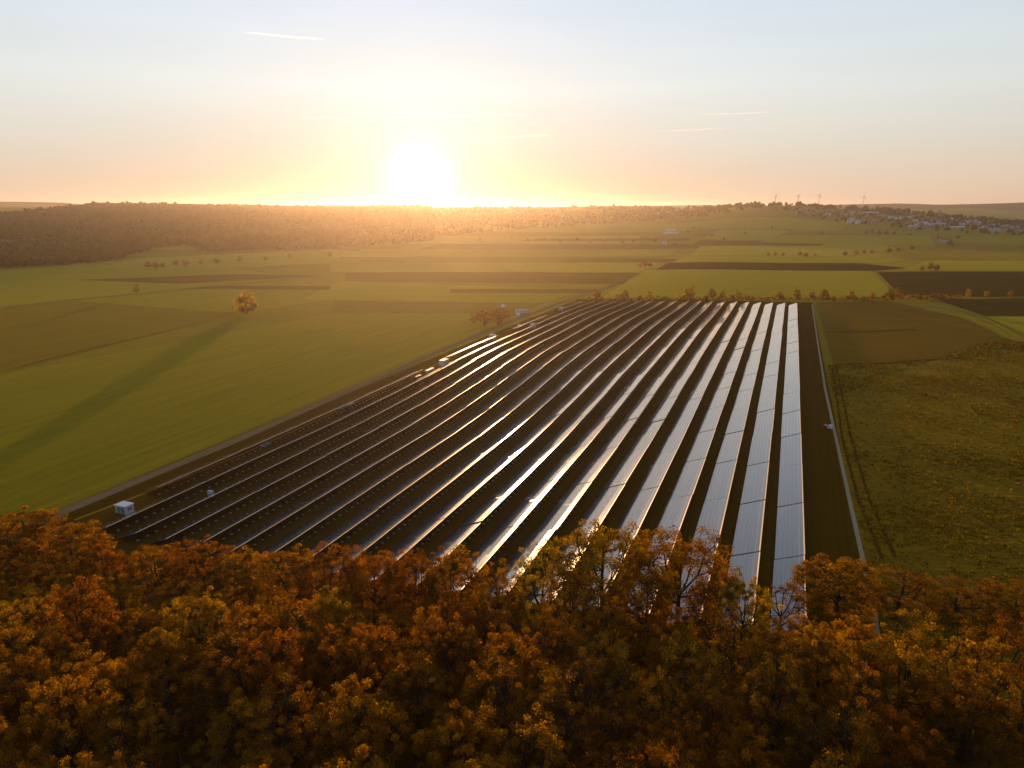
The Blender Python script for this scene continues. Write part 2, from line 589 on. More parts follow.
def walls(mb, x0, x1, y0, y1, z0, z1, zr=None, mi=0):
    """four walls and, with zr, two gable ends (ridge along x)"""
    mb.box(x0, x1, y0, y1, z0, z1, mi)
    if zr:
        ym = (y0 + y1) / 2
        e = 0.01
        for x in (x0, x1):
            s = -1 if x == x0 else 1
            mb.poly([(0, 1, 2), (3, 5, 4), (0, 3, 4, 1), (1, 4, 5, 2), (2, 5, 3, 0)],
                    [(x, y0, z1 + e), (x, y1, z1 + e), (x, ym, zr), (x - s * .3, y0, z1 + e), (x - s * .3, y1, z1 + e), (x - s * .3, ym, zr)], mi)
    return mb


ORD = ['zeroth', 'first', 'second', 'third', 'fourth', 'fifth', 'sixth', 'seventh', 'eighth', 'ninth', 'tenth', 'eleventh', 'twelfth',
       'thirteenth', 'fourteenth', 'fifteenth', 'sixteenth', 'seventeenth', 'eighteenth', 'nineteenth', 'twentieth']


def nth(i):
    if i <= 20:
        return ORD[i]
    tens = {2: 'twenty', 3: 'thirty', 4: 'forty', 5: 'fifty'}[i // 10]
    if i % 10 == 0:
        return tens[:-1] + 'ieth'
    return tens + '-' + ORD[i % 10]


# ------------------------------------------------------------------ ground: one sheet to the horizon
def axis(knots):
    out = []
    for (a, b, s) in knots:
        n = max(1, int(round((b - a) / s)))
        out += list(np.linspace(a, b, n, endpoint=False))
    out.append(knots[-1][1])
    return np.array(out)


GX = axis([(-16000, -4000, 500), (-4000, -1200, 70), (-1200, -400, 20), (-400, 400, 8), (400, 1200, 20), (1200, 4500, 70), (4500, 16000, 500)])
GY = axis([(-4000, -200, 300), (-200, 0, 20), (0, 640, 8), (640, 1300, 15), (1300, 3000, 34), (3000, 5000, 60), (5000, 9400, 140), (9400, 16500, 600)])
XX, YY = np.meshgrid(GX, GY)
ZZ = terrain(XX, YY)
nx, ny = len(GX), len(GY)
gv = np.stack([XX, YY, ZZ], -1).reshape(-1, 3)
ii, jj = np.meshgrid(np.arange(nx - 1), np.arange(ny - 1))
a_ = (jj * nx + ii).ravel()
gf = np.concatenate([np.stack([a_, a_ + 1, a_ + nx + 1], -1), np.stack([a_, a_ + nx + 1, a_ + nx], -1)])


def np_mesh(name, v, f, mats, smooth=True, attr=None, mi=None):
    me = bpy.data.meshes.new(name)
    v = np.asarray(v, np.float32)
    f = np.asarray(f, np.int32)
    me.vertices.add(len(v))
    me.vertices.foreach_set('co', v.ravel())
    k = f.shape[1]
    me.loops.add(f.size)
    me.loops.foreach_set('vertex_index', f.ravel())
    me.polygons.add(len(f))
    me.polygons.foreach_set('loop_start', np.arange(0, f.size, k, dtype=np.int32))
    me.polygons.foreach_set('loop_total', np.full(len(f), k, np.int32))
    me.polygons.foreach_set('use_smooth', np.full(len(f), smooth))
    for m in mats:
        me.materials.append(m)
    if mi is not None:
        me.polygons.foreach_set('material_index', np.asarray(mi, np.int32))
    if attr is not None:
        at_ = me.attributes.new('leafvar', 'FLOAT', 'FACE')
        at_.data.foreach_set('value', np.asarray(attr, np.float32))
    me.update()
    me.validate()
    return me


tag(link('ground', np_mesh('ground', gv, gf, [M['ground']])), kind='structure')

LAYER = [0]


def clip_poly(tri, poly):
    out = tri
    n = len(poly)
    for i in range(n):
        ax, ay = poly[i]
        bx, by = poly[(i + 1) % n]
        inp = out
        out = []
        if not inp:
            return out
        for j in range(len(inp)):
            p = inp[j]
            q = inp[(j + 1) % len(inp)]
            sp_ = (bx - ax) * (p[1] - ay) - (by - ay) * (p[0] - ax)
            sq = (bx - ax) * (q[1] - ay) - (by - ay) * (q[0] - ax)
            if sp_ >= 0:
                out.append(p)
            if (sp_ >= 0) != (sq >= 0):
                t_ = sp_ / (sp_ - sq)
                out.append((p[0] + (q[0] - p[0]) * t_, p[1] + (q[1] - p[1]) * t_, p[2] + (q[2] - p[2]) * t_))
    return out


def sheet(name, polys, mat):
    """a sheet lying a few millimetres above the ground, following it exactly; polys are convex, world xy"""
    LAYER[0] += 1
    off = 0.012 + 0.006 * LAYER[0]
    verts, faces, idx = [], [], {}
    for poly in polys:
        ar = sum(poly[i][0] * poly[(i + 1) % len(poly)][1] - poly[(i + 1) % len(poly)][0] * poly[i][1] for i in range(len(poly)))
        if ar < 0:
            poly = poly[::-1]
        xs = [p[0] for p in poly]
        ys = [p[1] for p in poly]
        i0 = max(0, int(np.searchsorted(GX, min(xs))) - 1)
        i1 = min(nx - 1, int(np.searchsorted(GX, max(xs))))
        j0 = max(0, int(np.searchsorted(GY, min(ys))) - 1)
        j1 = min(ny - 1, int(np.searchsorted(GY, max(ys))))
        for j in range(j0, j1):
            for i in range(i0, i1):
                a = j * nx + i
                for t_ in ((a, a + 1, a + nx + 1), (a, a + nx + 1, a + nx)):
                    r = clip_poly([tuple(gv[k]) for k in t_], poly)
                    if len(r) < 3:
                        continue
                    fc = []
                    for p in r:
                        key = (round(p[0] * 200), round(p[1] * 200))
                        if key not in idx:
                            idx[key] = len(verts)
                            verts.append((p[0], p[1], p[2] + off))
                        if idx[key] not in fc:
                            fc.append(idx[key])
                    if len(fc) >= 3:
                        faces.append(fc)
    me = bpy.data.meshes.new(name)
    me.from_pydata(verts, [], faces)
    me.materials.append(mat)
    me.polygons.foreach_set('use_smooth', [True] * len(faces))
    me.update()
    return tag(link(name, me), kind='structure')


def strip(name, pts, width, mat):
    """a track as quads along a line of world points"""
    polys = []
    P = [Vector((p[0], p[1])) for p in pts]
    L, Rr = [], []
    for i, p in enumerate(P):
        d = (P[min(i + 1, len(P) - 1)] - P[max(i - 1, 0)]).normalized()
        nrm = Vector((-d.y, d.x))
        w = width[i] if isinstance(width, (list, tuple)) else width
        L.append(p + nrm * w / 2)
        Rr.append(p - nrm * w / 2)
    for i in range(len(P) - 1):
        polys.append([tuple(L[i]), tuple(Rr[i]), tuple(Rr[i + 1]), tuple(L[i + 1])])
    return sheet(name, polys, mat)


def quad(name, mat, *px):
    return sheet(name, [[at(*p) for p in px]], mat)


# fields, nearest ground first (corner spots read off the photograph, laid out on the land)
FIELD_BIG = quad('field', M['olive'], (-560, 520), (60, 512), (580, 299), (330, 300), (237, 313), (15, 372), (-300, 430))
quad('field', M['dull'], (-260, 395), (15, 371), (236, 313), (75, 301), (0, 309), (-200, 340))
quad('field', M['olive'], (75, 301), (237, 313), (330, 300), (300, 279))
quad('field', M['green'], (-260, 330), (0, 309), (300, 278), (200, 263), (-60, 268), (-260, 290))
quad('field', M['brown'], (75, 280), (180, 284), (330, 276), (240, 274))
quad('field', M['pale_green'], (40, 266), (200, 270), (420, 258), (330, 249), (150, 258))
quad('field', M['pale_green'], (100, 248), (195, 250), (190, 240), (150, 241))
quad('field', M['pale_green'], (0, 231), (60, 231), (56, 227), (0, 227))
quad('field', M['green'], (300, 300), (540, 303), (585, 290), (340, 281))
quad('field', M['brown'], (345, 281), (625, 284), (645, 273), (470, 272), (345, 273))
quad('field', M['brown'], (450, 293), (590, 293), (600, 289), (450, 289))
quad('field', M['pale_green'], (330, 272), (640, 272), (660, 262), (330, 262))
quad('field', M['dull'], (340, 262), (660, 262), (668, 256), (340, 257))
quad('field', M['green'], (360, 256), (668, 256), (680, 249), (360, 249))
quad('field', M['brown'], (420, 249), (760, 248), (740, 244), (440, 244))
quad('field', M['pale_green'], (380, 244), (640, 243), (640, 236), (380, 237))
quad('field', M['dull'], (380, 236), (640, 235), (640, 231), (380, 231))
quad('field', M['green'], (420, 230), (690, 231), (690, 224), (420, 224))
quad('field', M['pale_green'], (480, 223), (740, 224), (740, 218), (480, 218))
quad('field', M['brown'], (180, 289), (330, 290), (330, 286), (210, 286))
quad('field', M['dull'], (330, 313), (520, 314), (545, 303), (335, 301))
quad('field', M['pale_green'], (190, 261), (330, 256), (330, 252), (200, 255))
quad('field', M['brown'], (560, 262), (700, 262), (695, 258.5), (570, 258.5))
quad('field', M['brown'], (520, 241), (690, 241), (690, 238.5), (540, 238.5))
quad('field', M['dull'], (690, 236), (860, 236), (860, 233), (700, 233))
quad('field', M['dark_soil'], (800, 239), (905, 240), (905, 238), (800, 237.5))
# right of the farm road
quad('field', M['green'], (600, 299), (897, 297), (872, 271), (645, 270))
quad('field', M['dark_soil'], (655, 270), (875, 271), (905, 268), (860, 263.5), (668, 263))
quad('field', M['green'], (672, 262.5), (880, 263), (915, 260), (860, 256.5), (685, 256.5))
quad('field', M['pale_green'], (690, 256), (845, 256), (900, 248), (870, 243), (700, 246))
quad('field', M['brown'], (690, 246), (820, 246), (830, 241), (700, 240))
quad('field', M['green'], (760, 242), (935, 246), (930, 236), (770, 235))
quad('field', M['pale_green'], (700, 239), (760, 240), (790, 231), (720, 230))
quad('field', M['green'], (700, 229), (840, 231), (850, 222), (720, 219))
quad('field', M['green'], (900, 271), (1120, 271), (1120, 262), (925, 261))
quad('field', M['dull'], (905, 260), (1120, 261), (1120, 250), (960, 243), (880, 250))
quad('field', M['olive'], (955, 243), (1120, 249), (1120, 238), (960, 236))
quad('field', M['dark_soil'], (877, 272), (1130, 272), (1130, 297), (902, 297))
quad('field', M['brown'], (816, 303), (925, 300), (962, 318), (1015, 330), (935, 360), (834, 366))
quad('field', M['dark_soil'], (936, 300), (1130, 296), (1130, 316), (985, 316))
quad('field', M['green'], (985, 317), (1130, 317), (1130, 348), (1050, 344))
quad('field', M['tuft'], (826, 366), (935, 360), (1010, 332), (1250, 420), (1500, 640), (1100, 700), (890, 640), (856, 540))
# wooded country beyond the near ridges
sheet('hills', [[(-9000, 4900), (9500, 4900), (11000, 9000), (-11000, 9000)]], M['hill'])
sheet('hills', [[(3300, 3900), (9000, 3900), (9400, 4900), (3000, 4900)]], M['hill'])
# farm plot
u0, u1l, u1r = 92.0, 549.0, 596.0
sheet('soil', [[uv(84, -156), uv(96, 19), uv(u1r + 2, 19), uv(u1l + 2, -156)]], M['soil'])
sheet('forest_floor', [[uv(-60, -330), uv(86, -330), uv(84, -150), uv(-60, -150)], [uv(-60, -150), uv(84, -150), uv(98, 19), uv(-60, 19)],
                       [uv(-60, 19), uv(104, 19), uv(112, 90), uv(60, 200), uv(-60, 200)]], M['litter'])
# tracks
road = [uv(t, -170.5 + (8 if t > 500 else 0) * (t - 500) / 60) for t in range(60, 561, 20)]
strip('farm_road', [at(*p) for p in [(20, 532), (60, 515), (140, 481), (225, 446), (310, 409), (390, 373), (450, 347), (510, 322), (560, 303), (600, 290), (640, 275)]], 3.6, M['gravel'])
strip('verge', [at(*p) for p in [(45, 516), (140, 476), (225, 441), (310, 405), (390, 369.5), (450, 344), (510, 319.5), (560, 301)]], 1.3, M['verge'])
strip('verge', [at(*p) for p in [(75, 522), (160, 489), (240, 457), (320, 420), (400, 383), (460, 354)]], 1.0, M['verge'])
strip('path', [at(*p) for p in [(812, 305), (818, 345), (825, 390), (836, 440), (849, 500), (862, 560), (874, 620), (882, 670)]], 0.95, M['sand'])
strip('wheel_track', [at(*p) for p in [(832, 366), (842, 440), (858, 500), (882, 560)]], 0.8, M['soil'])
strip('wheel_track', [at(*p) for p in [(836, 366), (851, 440), (869, 500), (895, 560)]], 0.8, M['soil'])
strip('field_path', [at(*p) for p in [(0, 308), (75, 300), (150, 293), (230, 284.5), (300, 278)]], 3.5, M['gravel'])
strip('verge', [at(*p) for p in [(20, 366), (100, 346), (170, 330), (236, 314)]], 2.0, M['verge'])
strip('field_path', [at(*p) for p in [(922, 296), (945, 304), (970, 313), (1000, 327), (1040, 350), (1100, 385)]], 3.0, M['verge'])
strip('field_path', [at(*p) for p in [(230, 253), (320, 249), (420, 246)]], 5.0, M['gravel'])
strip('tussock_furrow', [at(*p) for p in [(836, 365), (880, 364), (920, 361), (960, 359)]], 2.2, M['dark_soil'])
strip('tussock_furrow', [at(*p) for p in [(826, 333), (870, 332), (915, 330)]], 2.5, M['dark_soil'])
strip('tussock_furrow', [at(*p) for p in [(880, 529), (915, 528), (950, 530), (990, 528), (1030, 526), (1100, 521)]], 1.5, M['brown'])

# ------------------------------------------------------------------ solar tables
TILT = R(20.3)
ROW_PITCH = 8.33
TABLE_L, TABLE_STEP = 28.6, 29.0
HALF_W = 2.8
Z_MID = 1.84
N_ROWS = 19
SLOPE = 2 * HALF_W / math.cos(TILT)


def slab_mesh():
    mb = MB()
    hl = TABLE_L / 2
    dx, dz = HALF_W, HALF_W * math.tan(TILT)
    n = Vector((-math.sin(TILT), 0, math.cos(TILT))) * 0.045
    top = [(-dx, -hl, Z_MID - dz), (dx, -hl, Z_MID + dz), (dx, hl, Z_MID + dz), (-dx, hl, Z_MID - dz)]
    bot = [(p[0] - n.x, p[1], p[2] - n.z) for p in top]
    mb.poly([(0, 1, 2, 3)], top, 0)
    mb.poly([(3, 2, 1, 0)], bot, 1)
    mb.poly([(0, 4, 5, 1), (1, 5, 6, 2), (2, 6, 7, 3), (3, 7, 4, 0)], top + bot, 2)
    me = mb.mesh('panel_array', [M['glass'], M['back'], M['steel']])
    uvl = me.uv_layers.new(name='UVMap')
    for lp in me.loops:
        co = me.vertices[lp.vertex_index].co
        uvl.data[lp.index].uv = ((co.x + HALF_W) / math.cos(TILT) + 0.03, co.y + hl + 0.2)
    return me


def rail_mesh(xc):
    mb = MB()
    z = Z_MID + xc * math.tan(TILT) - 0.12
    mb.box(xc - 0.05, xc + 0.05, -TABLE_L / 2 + 0.3, TABLE_L / 2 - 0.3, z - 0.07, z + 0.05)
    return mb.mesh('purlin', [M['steel']])


def edge_mesh():
    """aluminium rail added on the upper edge to draw the gold sunlit line"""
    mb = MB()
    dz = HALF_W * math.tan(TILT)
    rot = Matrix.Rotation(-TILT, 4, 'Y')
    mb.box(-0.22, 0.03, -TABLE_L / 2, TABLE_L / 2, 0.004, 0.05, 0, Matrix.Translation((HALF_W, 0, Z_MID + dz)) @ rot)
    return mb.mesh('sunlit_edge_rail', [M['alu']])


def post_mesh():
    mb = MB()
    mb.tube([(0, 0, -0.3), (0, 0, 2.22)], [0.05, 0.05], 6, 0)
    mb.tube([(0, 0, -0.4), (0, 0, 0.34), (0, 0, 0.46)], [0.36, 0.34, 0.24], 10, 1)
    mb.tube([(-.02, 0, 0.7), (-2.6, 0, 1.22)], [0.03, 0.03], 4, 0)
    return mb.mesh('support_post', [M['post'], M['concrete']])


def frame_mesh():
    mb = MB()
    for xc in (-1.6, 1.75):
        z = Z_MID + xc * math.tan(TILT) - 0.12
        mb.box(xc - 0.05, xc + 0.05, -TABLE_L / 2 + 0.3, TABLE_L / 2 - 0.3, z - 0.07, z + 0.05)
    for i in range(12):
        y = -TABLE_L / 2 + 1.35 + i * 2.4
        mb.tube([(1.5, y, -0.3), (1.5, y, 2.22)], [0.05, 0.05], 5)
        mb.tube([(1.48, y, 0.7), (-1.1, y, 1.22)], [0.03, 0.03], 4)
    return mb.mesh('support_frame', [M['post']])


ME_EDGE = edge_mesh()
ME_SLAB, ME_RL, ME_RH, ME_POST, ME_FRAME = slab_mesh(), rail_mesh(-1.6), rail_mesh(1.75), post_mesh(), frame_mesh()
rr = random.Random(3)
n_tables = 0
for row in range(N_ROWS):
    vc = 7.8 - HALF_W - ROW_PITCH * row
    u_end = 571 + 0.36 * (vc - 8)
    u_beg = float(np.interp(row, [0, 3, 9, 18], [114, 110, 103, 101]))
    if row == 18:
        u_beg = 123.0
    n = int(round((u_end - u_beg) / TABLE_STEP))
    step = (u_end - u_beg) / n
    row_jit = rr.uniform(-0.12, 0.12)
    for k in range(n):
        uc = u_end - step * (k + .5)
        if row == 18 and k in (2, 5, 8):       # working gaps beside the site road
            continue
        x, y = uv(uc, vc)
        e = 6.0
        xa, ya = uv(uc + e, vc)
        xb, yb = uv(uc - e, vc)
        sl = (th(xa, ya) - th(xb, yb)) / (2 * e)
        jl = rr.gauss(0, .05)
        root = empty('solar_table', (x + RN[0] * jl, y + RN[1] * jl, th(x, y) + rr.gauss(0, .04)))
        root.rotation_euler = (math.atan(sl) + R(rr.gauss(0, 0.14)), R(row_jit + rr.gauss(0, 0.15)), -ROW_ANGLE)
        root.scale = (1, (step - .42) / TABLE_L, 1)
        tag(root, 'glass solar table, %s from the far hedge, in the %s row from the sandy path' % (nth(k + 1), nth(row + 1)),
            'solar table', 'solar tables set out in long rows')
        link('panel_array', ME_SLAB, root)
        link('sunlit_edge_rail', ME_EDGE, root)
        if row >= 3 and uc < 330:
            link('purlin', ME_RL, root)
            link('purlin', ME_RH, root)
            for i in range(12):
                p = link('support_post', ME_POST, root)
                p.location = (1.5, -TABLE_L / 2 + 1.35 + i * 2.4, 0)
        else:
            link('support_frame', ME_FRAME, root)
        n_tables += 1
print('tables', n_tables)

# ------------------------------------------------------------------ trees
def leaf_cloud(centres, radii, counts, size, rng, flat=0.8, droop=0.0):
    vs, var = [], []
    for c_, r_, n_ in zip(centres, radii, counts):
        d = rng.normal(size=(n_, 3))
        d /= np.linalg.norm(d, axis=1)[:, None] + 1e-9
        p = d * (rng.random((n_, 1)) ** 0.45) * r_
        p[:, 2] *= flat
        p += np.asarray(c_)
        s = size * np.exp(rng.normal(0, .42, (n_, 1)))
        a = rng.normal(size=(n_, 3))
        a /= np.linalg.norm(a, axis=1)[:, None]
        b = rng.normal(size=(n_, 3))
        b -= a * (a * b).sum(1)[:, None]
        b /= np.linalg.norm(b, axis=1)[:, None]
        q = np.stack([p - a * s * .62, p - b * s * .36 + a * s * .1, p + a * s * .62, p + b * s * .36 + a * s * .1], 1)
        vs.append(q)
        var.append(np.clip(rng.normal(0.47, 0.22) + rng.normal(0, 0.15, n_), 0, 1))
    v = np.concatenate(vs).reshape(-1, 3)
    return v, np.arange(len(v)).reshape(-1, 4), np.concatenate(var)


def tree_shapes(seed, h=20.0, rad=6.0, base=0.34, n_tips=120, leaves=75, size=0.30, clump=0.95, bare=0.0, n_limb=7):
    """returns (trunk mesh, crown mesh without material) for a broad autumn tree"""
    rng = np.random.default_rng(seed)
    mb = MB()
    zc = h * (base + 0.26)
    top_fork = h * (base + 0.04)
    lean = rng.normal(0, 0.25, 2)
    trunk = [(0, 0, -0.4), (lean[0] * .3, lean[1] * .3, h * .16), (lean[0], lean[1], top_fork), (lean[0] * 1.5, lean[1] * 1.5, h * .62), (lean[0] * 1.2, lean[1], h * .85)]
    mb.tube(trunk, [h * .021, h * .016, h * .013, h * .008, h * .003], 7)
    limbs = []
    for i in range(n_limb):
        az = 2 * math.pi * (i + rng.uniform(-.35, .35)) / n_limb
        k = rng.uniform(.45, .75)
        z0 = h * rng.uniform(base - .04, .55)
        z1 = h * rng.uniform(base + .22, .86)
        rr_ = rad * k * math.sqrt(max(.15, 1 - ((z1 - zc) / (h - zc)) ** 2)) if z1 > zc else rad * k
        e = np.array([math.cos(az) * rr_, math.sin(az) * rr_, z1])
        s = np.array([lean[0], lean[1], z0])
        mdl = s + (e - s) * .5 + np.array([math.cos(az), math.sin(az), -.3]) * rad * .1
        mb.tube([s, mdl, e], [h * .0085, h * .006, h * .0035], 5, cap=False)
        limbs += [s + (e - s) * .45, mdl, mdl * .5 + e * .5, e]
    limbs += [np.array([lean[0] * 1.5, lean[1] * 1.5, h * .62]), np.array([lean[0] * 1.2, lean[1], h * .82])]
    limbs = np.array(limbs)
    # clump centres through an uneven dome
    cen, rr2 = [], []
    ph = rng.uniform(0, 6.28, 3)
    while len(cen) < n_tips:
        d = rng.normal(size=3)
        d /= np.linalg.norm(d)
        az = math.atan2(d[1], d[0])
        lob = 1 + .16 * math.sin(3 * az + ph[0]) * (1 - abs(d[2])) + .12 * math.sin(5 * az + ph[1] + 3 * d[2]) + .08 * math.sin(4 * d[2] + ph[2])
        rho = rng.uniform(.35, 1) ** .42
        up = (h - zc) if d[2] > 0 else (zc - h * base) * 1.05
        p = np.array([d[0] * rad * rho * lob, d[1] * rad * rho * lob, zc + d[2] * up * rho * (lob if d[2] > 0 else 1)])
        if d[2] < -.2 and rng.random() < .35:
            continue
        cen.append(p)
        rr2.append(clump * rng.uniform(.65, 1.3))
    cen = np.array(cen)
    forks = cen[rng.choice(n_tips, max(8, n_tips // 5), replace=False)]
    fk = []
    for p in forks:
        j = np.argmin(np.linalg.norm(limbs - p, axis=1) + 1.2 * np.maximum(0, limbs[:, 2] - p[2]))
        s = limbs[j]
        m_ = s + (p - s) * .5 + rng.normal(0, .25, 3)
        mb.tube([s, m_, p], [h * .004, h * .0028, h * .0016], 4, cap=False)
        fk += [m_, p]
    fk = np.array(fk)
    for p in cen:
        dd = np.linalg.norm(fk - p, axis=1)
        dd[dd < 1e-3] = 99
        s = fk[np.argmin(dd)]
        mb.tube([s, s + (p - s) * .55 + rng.normal(0, .12, 3), p], [h * .0022, h * .0015, h * .0007], 3, cap=False)
    keep = rng.random(n_tips) >= bare
    cnt = np.maximum(6, (leaves * rng.uniform(.5, 1.4, n_tips))).astype(int)
    v, f, var = leaf_cloud(cen[keep], np.array(rr2)[keep], cnt[keep], size, rng)
    return mb.mesh('trunk', [M['bark']]), (v, f, var)


CROWN_CACHE = {}


def crown_mesh(key, shape, leaf):
    kk = (key, leaf)
    if kk not in CROWN_CACHE:
        v, f, var = shape
        CROWN_CACHE[kk] = np_mesh('crown', v, f, [LEAF[leaf]], smooth=False, attr=var)
    return CROWN_CACHE[kk]


SHAPES = {}
for i in range(6):        # full crowns
    SHAPES['full%d' % i] = tree_shapes(100 + i, 20, 6.0 + .3 * (i % 3), .32 + .03 * (i % 2), 240, 165, .15, .78)
for i in range(4):        # thin crowns, many bare twigs
    SHAPES['thin%d' % i] = tree_shapes(200 + i, 20, 6.0, .30, 210, 115, .145, .78, .14, 8)
for i in range(3):        # nearly bare
    SHAPES['bare%d' % i] = tree_shapes(300 + i, 20, 5.6, .28, 190, 60, .14, .8, .38, 9)
for i in range(4):        # shrubs, for hedges; few large leaf clumps
    SHAPES['shrub%d' % i] = tree_shapes(400 + i, 4.0, 2.3, .05, 40, 26, .34, .7, .0, 5)
for i in range(2):
    SHAPES['dome%d' % i] = tree_shapes(620 + i, 20, 6.8, .40, 300, 105, .15, .8, .05, 9)
SHAPES['lone'] = tree_shapes(77, 14.0, 6.6, .08, 170, 60, .42, 1.25, .0, 9)
for i in range(3):        # small far trees
    SHAPES['small%d' % i] = tree_shapes(500 + i, 12.0, 4.4, .18, 60, 34, .5, 1.3, .0, 6)


def tree(name, key, leaf, loc, h, base_h, rad_k=1.0, rz=0.0, label=None, cat='tree', group=None):
    root = empty(name, loc, rz)
    s = h / base_h
    root.scale = (s * rad_k, s * rad_k, s)
    tag(root, label, cat, group)
    tm, sh = SHAPES[key]
    link('trunk' if name != 'shrub' else 'stem', tm, root)
    link('crown' if name != 'shrub' else 'foliage', crown_mesh(key, sh, leaf), root)
    return root


rt = random.Random(21)
COLWORD = {'rust': 'rust-red', 'orange': 'orange', 'ochre': 'ochre', 'yellow': 'golden yellow', 'olive': 'olive-yellow', 'brown': 'dull brown'}
# front edge of the wood: (top px, top py, distance, crown radius px, shape, leaf)
EDGE = [(-30, 512, 126, 42, 'full0', 'orange'), (22, 514, 124, 40, 'full1', 'ochre'), (68, 530, 119, 36, 'full2', 'orange'), (100, 547, 115, 28, 'full3', 'rust'),
        (152, 546, 114, 34, 'full4', 'orange'), (198, 544, 113, 36, 'full5', 'rust'), (238, 549, 110, 32, 'full0', 'orange'), (281, 551, 108, 36, 'full1', 'orange'),
        (325, 549, 108, 36, 'full2', 'rust'), (370, 553, 106, 36, 'full3', 'orange'), (413, 552, 105, 32, 'full4', 'rust'), (452, 553, 104, 34, 'full5', 'orange'),
        (497, 566, 101, 34, 'thin0', 'rust'), (540, 541, 104, 32, 'thin1', 'yellow'), (606, 525, 103, 52, 'dome0', 'ochre'), (682, 537, 101, 52, 'dome1', 'orange'), (572, 560, 99, 34, 'thin3', 'ochre'), (648, 566, 97, 36, 'thin2', 'orange'), (714, 574, 98, 32, 'thin1', 'orange'),
        (744, 574, 96, 30, 'full2', 'yellow'), (786, 580, 101, 34, 'bare0', 'brown'), (842, 560, 108, 46, 'full4', 'orange'), (900, 572, 112, 46, 'thin1', 'ochre'),
        (962, 588, 112, 44, 'thin2', 'ochre'), (1016, 592, 110, 42, 'full5', 'ochre'), (1066, 598, 112, 44, 'thin0', 'orange')]
placed = []
EDGE.sort()
for i, (px, py, D, rp, key, leaf) in enumerate(EDGE):
    x, y, z = at_depth(px, py, D)
    g = th(x, y)
    h = z - g
    rad = rp * D * 1.03 / F_PX
    bare = {'full': 'leafy', 'dome': 'dome-crowned', 'thin': 'thinly leaved', 'bare': 'half-bare'}[key[:4]]
    tree('oak_tree', key, leaf, (x, y, g), h, 20.0, rad / (6.0 * h / 20.0), rt.uniform(0, 6.28),
         '%s %s tree, %s from the left in the front line facing the panels' % (bare, COLWORD[leaf], nth(i + 1)), 'tree', 'autumn trees of the wood below')
    placed.append((x, y))
# the wood behind: ranks parallel to the solar field's edge
rank = 0
uu = 80.0
while uu > 34:
    rank += 1
    vv = -150.0
    col = 0
    while vv < 75:
        u_ = uu + rt.uniform(-2.2, 2.2) + float(np.interp(vv, [-130, -60, 0, 20, 45, 75], [2, 6, 12, 20, 34, 42]))
        v_ = vv + rt.uniform(-2.0, 2.0)
        vv += rt.uniform(7.2, 9.4)
        x, y = uv(u_, v_)
        if y < 48 or abs(x) > y * .80 + 9:
            continue
        if any((x - a) ** 2 + (y - b) ** 2 < 26 for a, b in placed):
            continue
        right = x / y > .12
        h = rt.uniform(14.5, 20.0)
        w = rt.random()
        q = 512 + F_PX * x / y
        if right:
            key = rt.choice(['thin0', 'thin1', 'thin2', 'thin3', 'thin0', 'bare1', 'full1', 'full3'])
            leaf = rt.choice(['ochre', 'brown', 'rust', 'orange', 'rust', 'ochre'])
        elif x / y > -.12:
            key = rt.choice(['thin0', 'thin1', 'thin2', 'full1', 'full2', 'bare2', 'full5'])
            leaf = rt.choice(['rust', 'orange', 'rust', 'brown', 'rust', 'orange'])
        else:
            key = rt.choice(['full%d' % i for i in range(6)] + ['thin1'])
            leaf = rt.choice(['rust', 'orange', 'orange', 'ochre', 'ochre', 'rust', 'orange'])
        # do not rise above the trees of the front edge
        z_max = at_depth(q, float(np.interp(q, [0, 480, 640, 800, 1024], [596, 600, 612, 600, 612])), y)[2]
        h = min(h, max(10.5, z_max + rt.uniform(-3.0, 2.2)))
        col += 1
        bare = {'full': 'leafy', 'dome': 'dome-crowned', 'thin': 'thinly leaved', 'bare': 'half-bare'}[key[:4]]
        tree('oak_tree', key, leaf, (x, y, th(x, y)), h, 20.0, rt.uniform(.9, 1.2) * 16 / h * .95, rt.uniform(0, 6.28),
             '%s %s tree, %s from left in the %s rank behind the front' % (bare, COLWORD[leaf], nth(col), nth(rank)), 'tree', 'autumn trees of the wood below')
        placed.append((x, y))
    uu -= 7.6
print('wood', len(placed))

# lone tree in the left field
x, y = at(247, 314)
tree('field_tree', 'lone', 'gold', (x, y, th(x, y)), 15.5, 14.0, 1.0, .4, 'lone round yellow tree standing in the open field at the left', 'tree')
x, y = at(137, 294)
tree('field_tree', 'small0', 'olive', (x, y, th(x, y)), 9.0, 12.0, .7, 1.4, 'small dark tree beside the grey field path at far left', 'tree')

